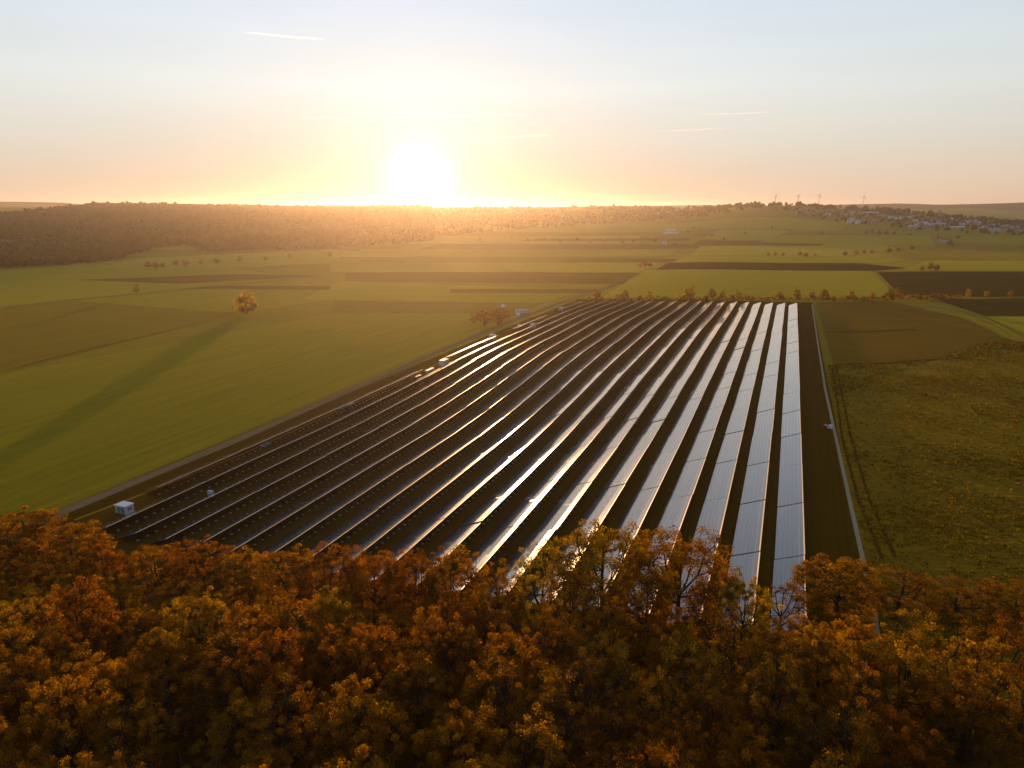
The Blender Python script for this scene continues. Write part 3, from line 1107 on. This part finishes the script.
# hedge behind the far end of the panels
rt = random.Random(5)
n = 0
px = 590.0
while px < 972:
    x, y = at(px, 300.5 + rt.uniform(-1.0, .8) - (1.5 if px > 900 else 0))
    n += 1
    leaf = rt.choice(['yellow', 'yellow', 'yellow', 'ochre', 'olive', 'ochre'])
    h = rt.uniform(2.6, 4.6)
    tree('shrub', 'shrub%d' % rt.randrange(4), leaf, (x, y, th(x, y)), h, 4.0, rt.uniform(.9, 1.5), rt.uniform(0, 6),
         '%s shrub, %s from the left in the hedge beyond the panels' % (COLWORD[leaf], nth(n)), 'shrub', 'shrubs of the hedge beyond the panels')
    px += rt.uniform(5.2, 9.0)
n = 0
for px, h, leaf in [(597, 9, 'rust'), (625, 8, 'olive'), (650, 7, 'ochre'), (690, 11, 'rust'), (712, 9, 'brown'), (722, 7, 'brown'), (738, 7.5, 'olive'), (779, 7, 'ochre'),
                    (797, 9, 'brown'), (812, 7, 'olive'), (824, 9, 'brown'), (851, 8, 'ochre'), (872, 7, 'ochre'), (890, 10, 'olive'), (897, 9, 'ochre'), (968, 7, 'yellow'), (986, 6, 'yellow'), (1010, 6, 'ochre')]:
    n += 1
    x, y = at(px, 299.5 if px < 900 else 297.5)
    tree('hedge_tree', 'small%d' % (n % 3), leaf, (x, y, th(x, y)), h, 12.0, .85, n * 1.1,
         '%s tree, %s from the left above the hedge beyond the panels' % (COLWORD[leaf], nth(n)), 'tree', 'small trees in the hedge beyond the panels')
# tussocky grass on the rough field at the right: uncountable, one object
def tussocks():
    rng = np.random.default_rng(8)
    n_ = 150000
    u_ = 100 + (rng.random(n_) ** 1.3) * 380
    v_ = rng.uniform(20.3, 360, n_)
    x_, y_ = RD[0] * u_ + RN[0] * v_, RD[1] * u_ + RN[1] * v_
    q_ = 512 + 732 * x_ / y_
    dens = .5 + .32 * np.sin(y_ / 7.3 + .8 * np.sin(x_ / 19)) + .3 * np.sin(y_ / 19 + 1.4 * np.sin(x_ / 31)) + .25 * np.sin(x_ / 5.1 + y_ / 9.7)
    far = [at(832, 366), at(935, 360), at(1010, 332), at(1150, 376)]
    edge = y_ < np.interp(x_, [f[0] for f in far], [f[1] for f in far]) - 1.0
    ok = (q_ < 1090) & edge & (rng.random(n_) < np.clip(dens, .28, 1))
    x_, y_ = x_[ok], y_[ok]
    n_ = len(x_)
    z_ = terrain(x_, y_)
    V, MI = [], []
    mi_ = np.clip(np.round(1.0 + .9 * np.sin(y_ / 13 + np.sin(x_ / 23)) + rng.normal(0, .9, n_)), 0, 2)
    for b in range(4):
        az = rng.uniform(0, 6.283, n_)
        w = rng.uniform(.13, .30, n_)
        h = rng.uniform(.25, .78, n_)
        ln = rng.uniform(.1, .55, n_)
        ox, oy = rng.normal(0, .28, n_), rng.normal(0, .28, n_)
        cx, sx = np.cos(az), np.sin(az)
        bx, by = x_ + ox, y_ + oy
        p0 = np.stack([bx - sx * w, by + cx * w, z_ - .05], 1)
        p1 = np.stack([bx + sx * w, by - cx * w, z_ - .05], 1)
        p2 = np.stack([bx + sx * w * .7 + cx * ln, by - cx * w * .7 + sx * ln, z_ + h], 1)
        p3 = np.stack([bx - sx * w * .7 + cx * ln, by + cx * w * .7 + sx * ln, z_ + h * .9], 1)
        V.append(np.stack([p0, p1, p2, p3], 1).reshape(-1, 3))
        MI.append(mi_)
    v = np.concatenate(V)
    me = np_mesh('tussock_grass', v, np.arange(len(v)).reshape(-1, 4), [LEAF['grass_green'], LEAF['grass_straw'], LEAF['grass_brown']], False, rng.uniform(.2, .8, len(v) // 4), np.concatenate(MI))
    tag(link('tussock_grass', me), 'rough yellow-green tussock grass covering the field at the right', 'grass', None, 'stuff')


tussocks()
# reddish thicket by the farm road
n = 0
for px, py, h in [(474, 324, 7), (481, 322, 8), (488, 324, 8.5), (495, 321, 8), (501, 323, 7.5), (506, 320, 7), (485, 326, 5), (498, 326, 5)]:
    n += 1
    x, y = at(px, py)
    tree('thicket_tree', 'small%d' % (n % 3), 'rust', (x, y, th(x, y)), h, 12.0, 1.0, n * .9,
         'rust-red bushy tree, %s planted of the thicket beside the farm road' % nth(n) if False else 'rust-red bushy tree, %s from the left in the thicket by the farm road' % nth(sorted([474, 481, 488, 495, 501, 506, 485, 498]).index(px) + 1),
         'tree', 'thicket beside the farm road')
# scattered hedgerow trees of the middle distance
SCATTER = [(640, 268, 7, 'rust'), (645, 267, 8, 'rust'), (650, 267, 6, 'brown'), (768, 256, 6, 'ochre'), (775, 256, 7, 'rust'), (783, 256, 6, 'ochre'), (800, 256, 7, 'rust'), (806, 257, 7, 'brown'),
           (815, 257, 6, 'ochre'), (845, 256, 8, 'brown'), (856, 255, 9, 'ochre'), (864, 254, 8, 'rust'), (872, 254, 8, 'brown'), (889, 253, 10, 'brown'), (898, 252, 9, 'olive'), (912, 250, 8, 'brown'),
           (930, 270, 9, 'brown'), (936, 271, 8, 'brown'), (922, 271, 6, 'olive'), (949, 246, 12, 'brown'), (952, 247, 9, 'olive'), (938, 240, 10, 'rust'), (958, 239, 9, 'brown'),
           (724, 241, 8, 'brown'), (718, 243, 8, 'olive'), (712, 237, 8, 'brown'), (745, 235, 9, 'olive'), (772, 229, 10, 'brown'), (700, 232, 9, 'ochre'), (688, 233, 8, 'brown'), (694, 229, 9, 'olive'),
           (866, 235, 12, 'brown'), (872, 234, 13, 'rust'), (879, 235, 11, 'brown'), (886, 235, 12, 'olive'), (894, 235, 9, 'brown'), (822, 235, 9, 'olive'), (910, 236, 8, 'brown'),
           (605, 242, 9, 'brown'), (590, 243, 9, 'olive'), (577, 241, 8, 'brown'), (560, 243, 9, 'brown'), (545, 241, 8, 'rust'), (528, 242, 8, 'olive'), (622, 244, 9, 'brown'), (633, 243, 8, 'rust'),
           (655, 243, 9, 'brown'), (668, 242, 8, 'olive'), (512, 239, 8, 'brown'), (675, 247, 9, 'brown'), (480, 241, 9, 'rust'),
           (148, 268, 8, 'brown'), (156, 269, 9, 'rust'), (163, 268, 7, 'brown'), (176, 266, 8, 'brown'), (186, 267, 9, 'rust'), (201, 265, 7, 'olive'), (217, 264, 8, 'brown'), (240, 262, 8, 'brown'), (90, 262, 8, 'rust'),
           (266, 261, 7, 'brown'), (290, 259, 8, 'rust'), (330, 257, 7, 'brown')]
rt = random.Random(9)
SCATTER.sort()
for n, (px, py, h, leaf) in enumerate(SCATTER):
    x, y = at(px, py)
    zone = 'open fields at the left' if px < 400 else ('hazy fields in the middle' if px < 660 else 'hedgerows before the village')
    k = sum(1 for q in SCATTER[:n + 1] if ('a' if q[0] < 400 else ('b' if q[0] < 660 else 'c')) == ('a' if px < 400 else ('b' if px < 660 else 'c')))
    tree('hedgerow_tree', 'small%d' % rt.randrange(3), leaf, (x, y, th(x, y)), h, 12.0, rt.uniform(.9, 1.25), rt.uniform(0, 6),
         '%s small tree, %s from the left among the %s' % (COLWORD[leaf], nth(k), zone), 'tree', 'scattered hedgerow trees')

# far woods reading as one mass
def far_wood(name, pts, mats, label):
    t = (1 + 5 ** .5) / 2
    iv = np.array([(-1, t, 0), (1, t, 0), (-1, -t, 0), (1, -t, 0), (0, -1, t), (0, 1, t), (0, -1, -t), (0, 1, -t), (t, 0, -1), (t, 0, 1), (-t, 0, -1), (-t, 0, 1)], float)
    iv /= np.linalg.norm(iv[0])
    fi = np.array([(0, 11, 5), (0, 5, 1), (0, 1, 7), (0, 7, 10), (0, 10, 11), (1, 5, 9), (5, 11, 4), (11, 10, 2), (10, 7, 6), (7, 1, 8),
                   (3, 9, 4), (3, 4, 2), (3, 2, 6), (3, 6, 8), (3, 8, 9), (4, 9, 5), (2, 4, 11), (6, 2, 10), (8, 6, 7), (9, 8, 1)])
    N = len(pts)
    P = np.asarray(pts)
    blobs = 4                                      # uneven crowns: four jittered lumps each
    V, Fc, MI = [], [], []
    for b in range(blobs):
        jit = 1 + RNG.normal(0, .22, (N, 12, 1))
        off = RNG.normal(0, .32, (N, 1, 3)) * P[:, None, 3:4]
        off[:, :, 2] = np.abs(off[:, :, 2]) * (0.9 if b else 0)
        r = P[:, None, 3:4] * RNG.uniform(.45, .8, (N, 1, 1))
        v = iv[None] * jit * r * np.array([1, 1, 1.15]) + P[:, None, :3] + off
        v[:, :, 2] += P[:, 4][:, None] * .62
        V.append(v.reshape(-1, 3))
        Fc.append((fi[None] + (np.arange(N) * 12)[:, None, None] + b * N * 12).reshape(-1, 3))
        MI.append(np.repeat(P[:, 5].astype(int), 20))
    me = np_mesh(name, np.concatenate(V), np.concatenate(Fc), mats, smooth=False, mi=np.concatenate(MI), attr=RNG.uniform(.2, .8, N * 20 * blobs))
    return tag(link(name, me), label, 'wood', None, 'stuff')


def wood_pts(qa, qb, dlo, dhi, rng, keep=1.0, hk=1.0):
    out = []
    D = 900.0
    while D < 3600:
        s = 5.8 + max(0, D - 1000) / 2400 * 9
        qs = np.arange(qa, qb, s / D * 732)
        for q in qs:
            qq = q + rng.uniform(-.5, .5) * s / D * 732
            dd = D + rng.uniform(-.5, .5) * s
            if dd < np.interp(qq, *dlo) or dd > np.interp(qq, *dhi) or rng.random() > keep:
                continue
            yy = dd / math.sqrt(1 + ((qq - 512) / 732) ** 2)
            xx = (qq - 512) / 732 * yy
            out.append((xx, yy, qq, dd, s))
        D += s * .95
    out = np.array(out)
    z = terrain(out[:, 0], out[:, 1])
    X, Y = out[:, 0], out[:, 1]
    drift = np.sin(X / 97 + 2 * np.sin(Y / 173)) + np.sin(Y / 120 + 1.7 * np.sin(X / 141)) + .8 * np.sin((X + Y) / 47)
    hgt = rng.gamma(6, 1.7, len(out)) * hk * (1 + .12 * np.sin(X / 60) * np.sin(Y / 75))
    rad = out[:, 4] * rng.uniform(.30, .70, len(out))
    mi = np.clip(np.round(1.4 + .75 * drift + rng.normal(0, .8, len(out))), 0, 3)
    return np.stack([out[:, 0], out[:, 1], z, rad, hgt, mi], 1)


rw = np.random.default_rng(4)
wood_mats = [simple_mat('wood_brown', (0.130, 0.078, 0.006), 0.95, spec=.02, scale=.2), simple_mat('wood_olive', (0.135, 0.094, 0.006), 0.95, spec=.02, scale=.2),
             simple_mat('wood_rust', (0.155, 0.078, 0.006), 0.95, spec=.02, scale=.2), simple_mat('wood_ochre', (0.16, 0.100, 0.006), 0.95, spec=.02, scale=.2)]
lo = ([-200, 0, 60, 100, 112, 150, 180, 205, 260, 340, 400, 470], [1040, 1060, 1075, 1100, 1130, 1370, 1420, 1230, 1260, 1310, 1400, 1550])
hi = ([-200, 500], [3500, 3500])
p = wood_pts(-190, 430, lo, hi, rw)
# a strip of meadow left open inside the wood
q_ = 512 + 732 * p[:, 0] / p[:, 1]
d_ = np.hypot(p[:, 0], p[:, 1])
p = p[~(((q_ < 58) & (d_ > 1480) & (d_ < 1640)) | (d_ > np.interp(q_, [-200, 0, 40, 75, 110], [2350, 2400, 2650, 2900, 3600]) + 60 * np.sin(q_ * 1.7)))]
far_wood('far_wood', p, wood_mats, 'brown autumn wood covering the hillside at the left under the skyline')
p = wood_pts(430, 760, ([430, 520, 640, 760], [1500, 2000, 2600, 2700]), ([430, 760], [3500, 3500]), rw, .10, .8)
far_wood('far_copse', p, wood_mats, 'scattered copses on the hazy slopes right of the sun')
p = wood_pts(755, 1060, ([755, 800, 860, 940, 1060], [2750, 2500, 2300, 2200, 2150]), ([755, 1060], [3250, 3100]), rw, .07, .62)
far_wood('village_trees', p, wood_mats, 'garden trees between the houses of the hillside village')

# ------------------------------------------------------------------ village
def house(loc, rz, w, d, h, roof_h, wall_m, roof_m, label, group='houses of the hillside village', name='house', windows=True):
    root = empty(name, loc, rz)
    tag(root, label, 'house', group)
    wl_ = walls(MB(), -w / 2, w / 2, -d / 2, d / 2, -2.0, h, h + roof_h).build('wall', wall_m, root)
    MB().gable(-w / 2, w / 2, -d / 2, d / 2, h + .02, h + roof_h + .02, .5, .25).build('roof', roof_m, root)
    if windows:
        for i in range(max(2, int(w // 4))):
            xw = -w / 2 + w * (i + .5) / max(2, int(w // 4))
            MB().box(xw - .6, xw + .6, -d / 2 - .05, -d / 2 + .1, 1.0, 2.4).build('window', M['window'], root)
    return root


rt = random.Random(31)
spots = []
def cluster(n_, x0, x1, y0, y1, zone):
    for i in range(n_):
        px = x0 + (x1 - x0) * (i + rt.uniform(.1, .9)) / n_
        spots.append((px, y0 + (y1 - y0) * (px - x0) / max(1, x1 - x0) + rt.uniform(-1.6, 1.6), zone))
cluster(14, 790, 862, 213, 214.5, 'village upper slope from left')
cluster(8, 846, 880, 222, 222.5, 'village middle slope from left')
cluster(14, 880, 940, 217, 222, 'ridge left of the church tower')
cluster(9, 914, 944, 227, 226, 'slope below the church tower')
cluster(16, 950, 1022, 222, 231, 'slope right of the church tower')
cluster(10, 978, 1024, 230, 231.5, 'village lower right edge from left')
cluster(6, 646, 680, 215, 213, 'far hamlet right of the sun')
cnt = {}
WALLW = {'render_white': 'white', 'cream': 'cream', 'white': 'bright white'}
ROOFW = {'red_roof': 'red roof', 'grey_roof': 'grey roof', 'blue_roof': 'pale metal roof'}
for px, py, zone in spots:
    x, y = at(px, py)
    wm = rt.choice(['render_white', 'cream', 'white'])
    rm = rt.choice(['red_roof', 'red_roof', 'grey_roof', 'blue_roof' if 'church' in zone or 'middle' in zone else 'red_roof'])
    cnt[zone] = cnt.get(zone, 0) + 1
    w = rt.uniform(11, 18)
    house((x, y, th(x, y)), rt.uniform(-.7, .7), w, rt.uniform(8, 11), rt.uniform(5.5, 8), rt.uniform(2.5, 3.8), M[wm], M[rm],
          '%s house, %s, %s on the %s' % (WALLW[wm], ROOFW[rm], nth(cnt[zone]), zone), windows=False)
# long pale halls
for px, py, w, lab in [(864, 214, 90, 'long pale hall roof behind the upper houses of the village'), (925, 226, 40, 'blue-grey metal hall below the church tower'), (914, 228, 34, 'lower blue-grey metal hall left of its larger neighbour'),
                       (956, 229, 40, 'long cream shed at the lower edge of the village'), (671, 235, 36, 'low pale shed in the hazy fields in the middle'), (670.5, 232, 26, 'smaller pale shed behind the low shed in the hazy fields')]:
    x, y = at(px, py)
    root = empty('hall', (x, y, th(x, y)), rt.uniform(-.1, .1))
    tag(root, lab, 'hall')
    walls(MB(), -w / 2, w / 2, -8, 8, -2, 5.0, 7.0).build('wall', M['cream' if 'cream' in lab else 'render_white'], root)
    MB().gable(-w / 2, w / 2, -8, 8, 5.02, 7.02, .4, .2).build('roof', M['blue_roof'], root)
# church tower
x, y = at(939, 217)
root = empty('church', (x, y, th(x, y)), .3)
tag(root, 'church with a slim dark tower rising above the village roofs', 'church')
MB().box(-3, 3, -3, 3, -2, 19).build('tower', M['cream'], root)
MB().poly([(0, 1, 4), (1, 2, 4), (2, 3, 4), (3, 0, 4)], [(-3.4, -3.4, 19.02), (3.4, -3.4, 19.02), (3.4, 3.4, 19.02), (-3.4, 3.4, 19.02), (0, 0, 28)]).build('spire', M['grey_roof'], root)
walls(MB(), 3.02, 20, -4.5, 4.5, -2, 8, 12.5).build('nave', M['cream'], root)
MB().gable(3.3, 20, -4.5, 4.5, 8.02, 12.52, .5, .25).build('nave_roof', M['red_roof'], root)
# white farmhouse in front of the village
x, y = at(945, 242)
root = house((x, y, th(x, y)), -.12, 22, 10, 4.6, 3.4, M['white'], M['red_roof'], 'white farmhouse with dark roof alone in the fields before the village', None, 'farmhouse')
MB().box(-14.6, -11.02, -4, 4, -2, 4.0).build('annex', M['cream'], root)
# bright tiny house in the hazy middle fields
x, y = at(664.5, 244.5)
house((x, y, th(x, y)), .2, 9, 8, 4.2, 2.4, M['white'], M['grey_roof'], 'small bright white house among the hazy fields in the middle', None, 'cottage')

# ------------------------------------------------------------------ wind turbines on the skyline
def turbine(px, top, base, D, ang, label):
    d = pix_ray(px, 205)
    y = D
    x = d.x / d.y * D
    g = th(x, y)
    hub_z = at_depth(px, top, D)[2] - g
    root = empty('wind_turbine', (x, y, g), 0)
    tag(root, label, 'wind turbine', 'wind turbines on the skyline')
    MB().tube([(0, 0, -2), (0, 0, hub_z)], [1.5, .8], 8).build('tower', M['turbine'], root)
    MB().tube([(0, -3, hub_z + 1), (0, -1.5, hub_z + 1), (0, 3, hub_z + 1)], [.8, 1.3, 1.1], 8).build('nacelle', M['turbine'], root)
    for k in range(3):
        a = ang + k * 2 * math.pi / 3
        L = 17
        e = (math.sin(a) * L, -3.0, hub_z + 1 + math.cos(a) * L)
        m_ = (math.sin(a) * L * .3, -3.1, hub_z + 1 + math.cos(a) * L * .3)
        MB().tube([(0, -3.0, hub_z + 1), m_, e], [.45, .8, .15], 5).build('blade', M['turbine'], root)


for i, (px, top, a) in enumerate([(775, 196.5, .2), (797.5, 196, .75), (818.5, 195.5, .45), (863, 197, .1)]):
    turbine(px, top, 0, 2950 + 60 * i, a, 'thin pale wind turbine on the skyline, %s of four from the left' % nth(i + 1))

# ------------------------------------------------------------------ site huts, containers and stacks along the farm road
def hut(px, py, w=4.6, d=3.2, h=2.6, rz=None, label='', roof=M['white']):
    x, y = at(px, py)
    root = empty('transformer_hut', (x, y, th(x, y)), -ROW_ANGLE if rz is None else rz)
    tag(root, label, 'hut')
    MB().box(-w / 2, w / 2, -d / 2, d / 2, -.2, h).build('wall', M['white'], root)
    MB().box(-w / 2 - .15, w / 2 + .15, -d / 2 - .15, d / 2 + .15, h + .004, h + .16).build('roof', roof, root)
    for xo in (-.62, .62):
        dr = MB().box(xo - .5, xo + .5, -d / 2 - .05, -d / 2 + .03, .1, 1.9).build('door', M['green_door'], root)
        MB().box(xo + .3, xo + .38, -d / 2 - .11, -d / 2 - .055, .95, 1.2).build('handle', M['dark'], dr)
    MB().box(w / 2 - .02, w / 2 + .04, -.6, .6, 1.1, 1.8).build('vent', M['green_door'], root)
    return root


def container(px, py, L, label, mat='white', rz=None):
    x, y = at(px, py)
    root = empty('site_container', (x, y, th(x, y)), -ROW_ANGLE + math.pi / 2 if rz is None else rz)
    tag(root, label, 'container')
    mb = MB().box(-L / 2, L / 2, -1.2, 1.2, .1, 2.55)
    for i in range(int(L / .6)):
        xx = -L / 2 + .4 + i * .6
        mb.box(xx - .1, xx + .1, -1.26, -1.203, .3, 2.4)
        mb.box(xx - .1, xx + .1, 1.203, 1.26, .3, 2.4)
    mb.build('body', M[mat], root)
    MB().box(-L / 2 - .06, L / 2 + .06, -1.28, 1.28, 2.554, 2.68).build('roof', M['grey_roof'], root)
    for s in (-1, 1):
        MB().box(L / 2 + .003, L / 2 + .06, s * .62 - .55, s * .62 + .55, .2, 2.45).build('door', M['green_door'], root)
    return root


def pallet_stack(px, py, L, h, label, rz=0.0):
    x, y = at(px, py)
    root = empty('pallet_stack', (x, y, th(x, y)), -ROW_ANGLE + math.pi / 2 + rz)
    tag(root, label, 'pallet stack', 'wrapped pallets along the first row')
    for s in range(max(1, int(L // 2.2))):
        xx = -L / 2 + 1.1 + s * 2.2
        MB().box(xx - 1.0, xx + 1.0, -.6, .6, 0, .14).build('pallet', M['wood'], root)
        MB().box(xx - .95, xx + .95, -.55, .55, .144, h).build('wrapped_load', M['blue_tarp'], root)
    return root


def van(px, py, label, rz=0.3):
    x, y = at(px, py)
    root = empty('van', (x, y, th(x, y)), -ROW_ANGLE + math.pi / 2 + rz)
    tag(root, label, 'van')
    prof = [(-2.6, .45), (2.6, .45), (2.65, 1.15), (1.75, 1.35), (1.15, 2.25), (-2.55, 2.3), (-2.65, 1.2)]
    vs = [(p[0], -.95, p[1]) for p in prof] + [(p[0], .95, p[1]) for p in prof]
    k = len(prof)
    fs = [tuple(range(k)), tuple(range(2 * k - 1, k - 1, -1))] + [(i, i + k, (i + 1) % k + k, (i + 1) % k) for i in range(k)]
    MB().poly(fs, vs).build('body', M['white'], root)
    MB().poly([(0, 1, 2, 3)], [(1.77, -.8, 1.4), (1.77, .8, 1.4), (1.22, .75, 2.18), (1.22, -.75, 2.18)]).build('windscreen', M['window'], root).location.x = .03
    for sx in (-1.6, 1.6):
        for sy in (-.95, .95):
            MB().tube([(sx, sy - .12, .34), (sx, sy + .12, .34)], [.34, .34], 12).build('wheel', M['dark'], root)
    return root


hut(125.5, 514.5, 3.3, 2.3, 2.2, label='white transformer hut with two doors at the near corner of the solar field')
container(444, 365.5, 5.0, 'white site container beside the first row halfway along the farm road')
container(492.5, 339.5, 4.2, 'small white site container in the middle of the farm road line')
container(561, 311.5, 4.2, 'white container closest to the hedge at the far road corner')
container(522, 313.5, 9.0, 'long white site cabin across the farm road beside the thicket', rz=0.1)
container(533, 328, 3.0, 'stubby white container at the row gap just short of the far corner')
van(518, 317, 'white van parked in front of the long site cabin')
van(503, 308, 'small white van parked behind the red thicket', .9)
pallet_stack(430, 371.5, 7.0, 1.1, 'lavender wrapped pallets just left of the halfway site container')
pallet_stack(347, 408, 9.0, .7, 'low flat wrapped pallets beside the bend of the first row')
pallet_stack(266, 446, 5.0, .8, 'low wrapped pallets nearest the white transformer hut along the first row')
pallet_stack(419, 377, 6.0, .6, 'long low wrapped pallets on the verge before the halfway container')
pallet_stack(485, 344, 5.0, .9, 'wrapped pallets just left of the middle road container')
pallet_stack(519, 326, 5.0, 1.0, 'wrapped pallets in front of the white van by the road')
x, y = at(211, 498)
root = empty('inverter_box', (x, y, th(x, y)), -ROW_ANGLE)
tag(root, 'small pale inverter cabinet between the first two rows at their near end', 'cabinet')
MB().box(-.7, .7, -.4, .4, .25, 1.7).build('cabinet', M['blue_tarp'], root)
MB().box(-.6, .6, -.3, .3, -.1, .246).build('plinth', M['concrete'], root)
MB().box(-.55, .55, -.45, -.403, .4, 1.55).build('door', M['white'], root)

# little red and white site machine by the sandy path
x, y = at(828, 430)
root = empty('site_dumper', (x, y, th(x, y)), .5)
tag(root, 'small red and white site machine standing left of the sandy path', 'machine')
MB().poly([(0, 1, 2, 3), (7, 6, 5, 4), (0, 4, 5, 1), (1, 5, 6, 2), (2, 6, 7, 3), (3, 7, 4, 0)],
          [(-.55, .2, .5), (.55, .2, .5), (.55, 1.2, .5), (-.55, 1.2, .5), (-.75, .0, 1.25), (.75, .0, 1.25), (.75, 1.5, 1.25), (-.75, 1.5, 1.25)]).build('skip', M['red'], root)
MB().box(-.6, .6, -1.3, .0, .45, 1.0).build('chassis', M['white'], root)
MB().box(-.55, .55, -1.2, -.4, 1.004, 1.8).build('cab', M['white'], root)
MB().box(-.45, .45, -.398, -.37, 1.15, 1.7).build('window', M['window'], root)
for sx in (-.65, .65):
    for sy in (-.85, .75):
        MB().tube([(sx - .12, sy, .36), (sx + .12, sy, .36)], [.36, .36], 12).build('wheel', M['dark'], root)

# ------------------------------------------------------------------ contrails high in the sky
def contrail(p0, p1, D, r0, r1, dens, label):
    m, t = new_mat('contrail_ice')
    k = NT(t)
    vs_ = k.n('ShaderNodeVolumeScatter')
    vs_.inputs['Color'].default_value = (1, .98, .95, 1)
    vs_.inputs['Density'].default_value = dens
    vs_.inputs['Anisotropy'].default_value = .6
    o = k.n('ShaderNodeOutputMaterial')
    k.l(vs_.outputs[0], o.inputs['Volume'])
    a = Vector(at_depth(p0[0], p0[1], D))
    b = Vector(at_depth(p1[0], p1[1], D * .97))
    pts, rad = [], []
    for i in range(13):
        f_ = i / 12
        pts.append(a + (b - a) * f_ + Vector((0, 0, math.sin(f_ * 9) * r0 * .5)))
        e = min(1, min(f_, 1 - f_) * 5 + .04)
        rad.append((r0 + (r1 - r0) * f_) * e)
    o = MB().tube(pts, rad, 10).build('contrail', m, None, True)
    tag(o, label, 'contrail', 'contrails')


contrail((240, 32), (327, 40), 16000, 14, 22, .014, 'short bright contrail high at the upper left of the sky')
contrail((290, 118), (545, 115), 24000, 26, 36, .0038, 'long faint contrail above the sun')
contrail((690, 115), (778, 112), 24000, 18, 28, .0026, 'faint contrail at the right of the sun, upper of two')
contrail((640, 132), (735, 128), 24000, 18, 28, .0022, 'faint contrail at the right of the sun, lower of two')
contrail((440, 140), (560, 135), 24000, 26, 36, .003, 'faint contrail right beside the white glare of the sun')

# ------------------------------------------------------------------ haze
m, t = new_mat('evening_haze')
k = NT(t)
pv = k.n('ShaderNodeVolumePrincipled')
pv.inputs['Color'].default_value = (1.0, .83, .70, 1)
pv.inputs['Density'].default_value = 5.8e-5
pv.inputs['Anisotropy'].default_value = .76
o = k.n('ShaderNodeOutputMaterial')
k.l(pv.outputs[0], o.inputs['Volume'])
hz = MB().box(-16800, 16800, -4500, 17000, -14, 148).build('haze', m)
tag(hz, 'thin evening haze lying over the land', None, None, 'stuff')
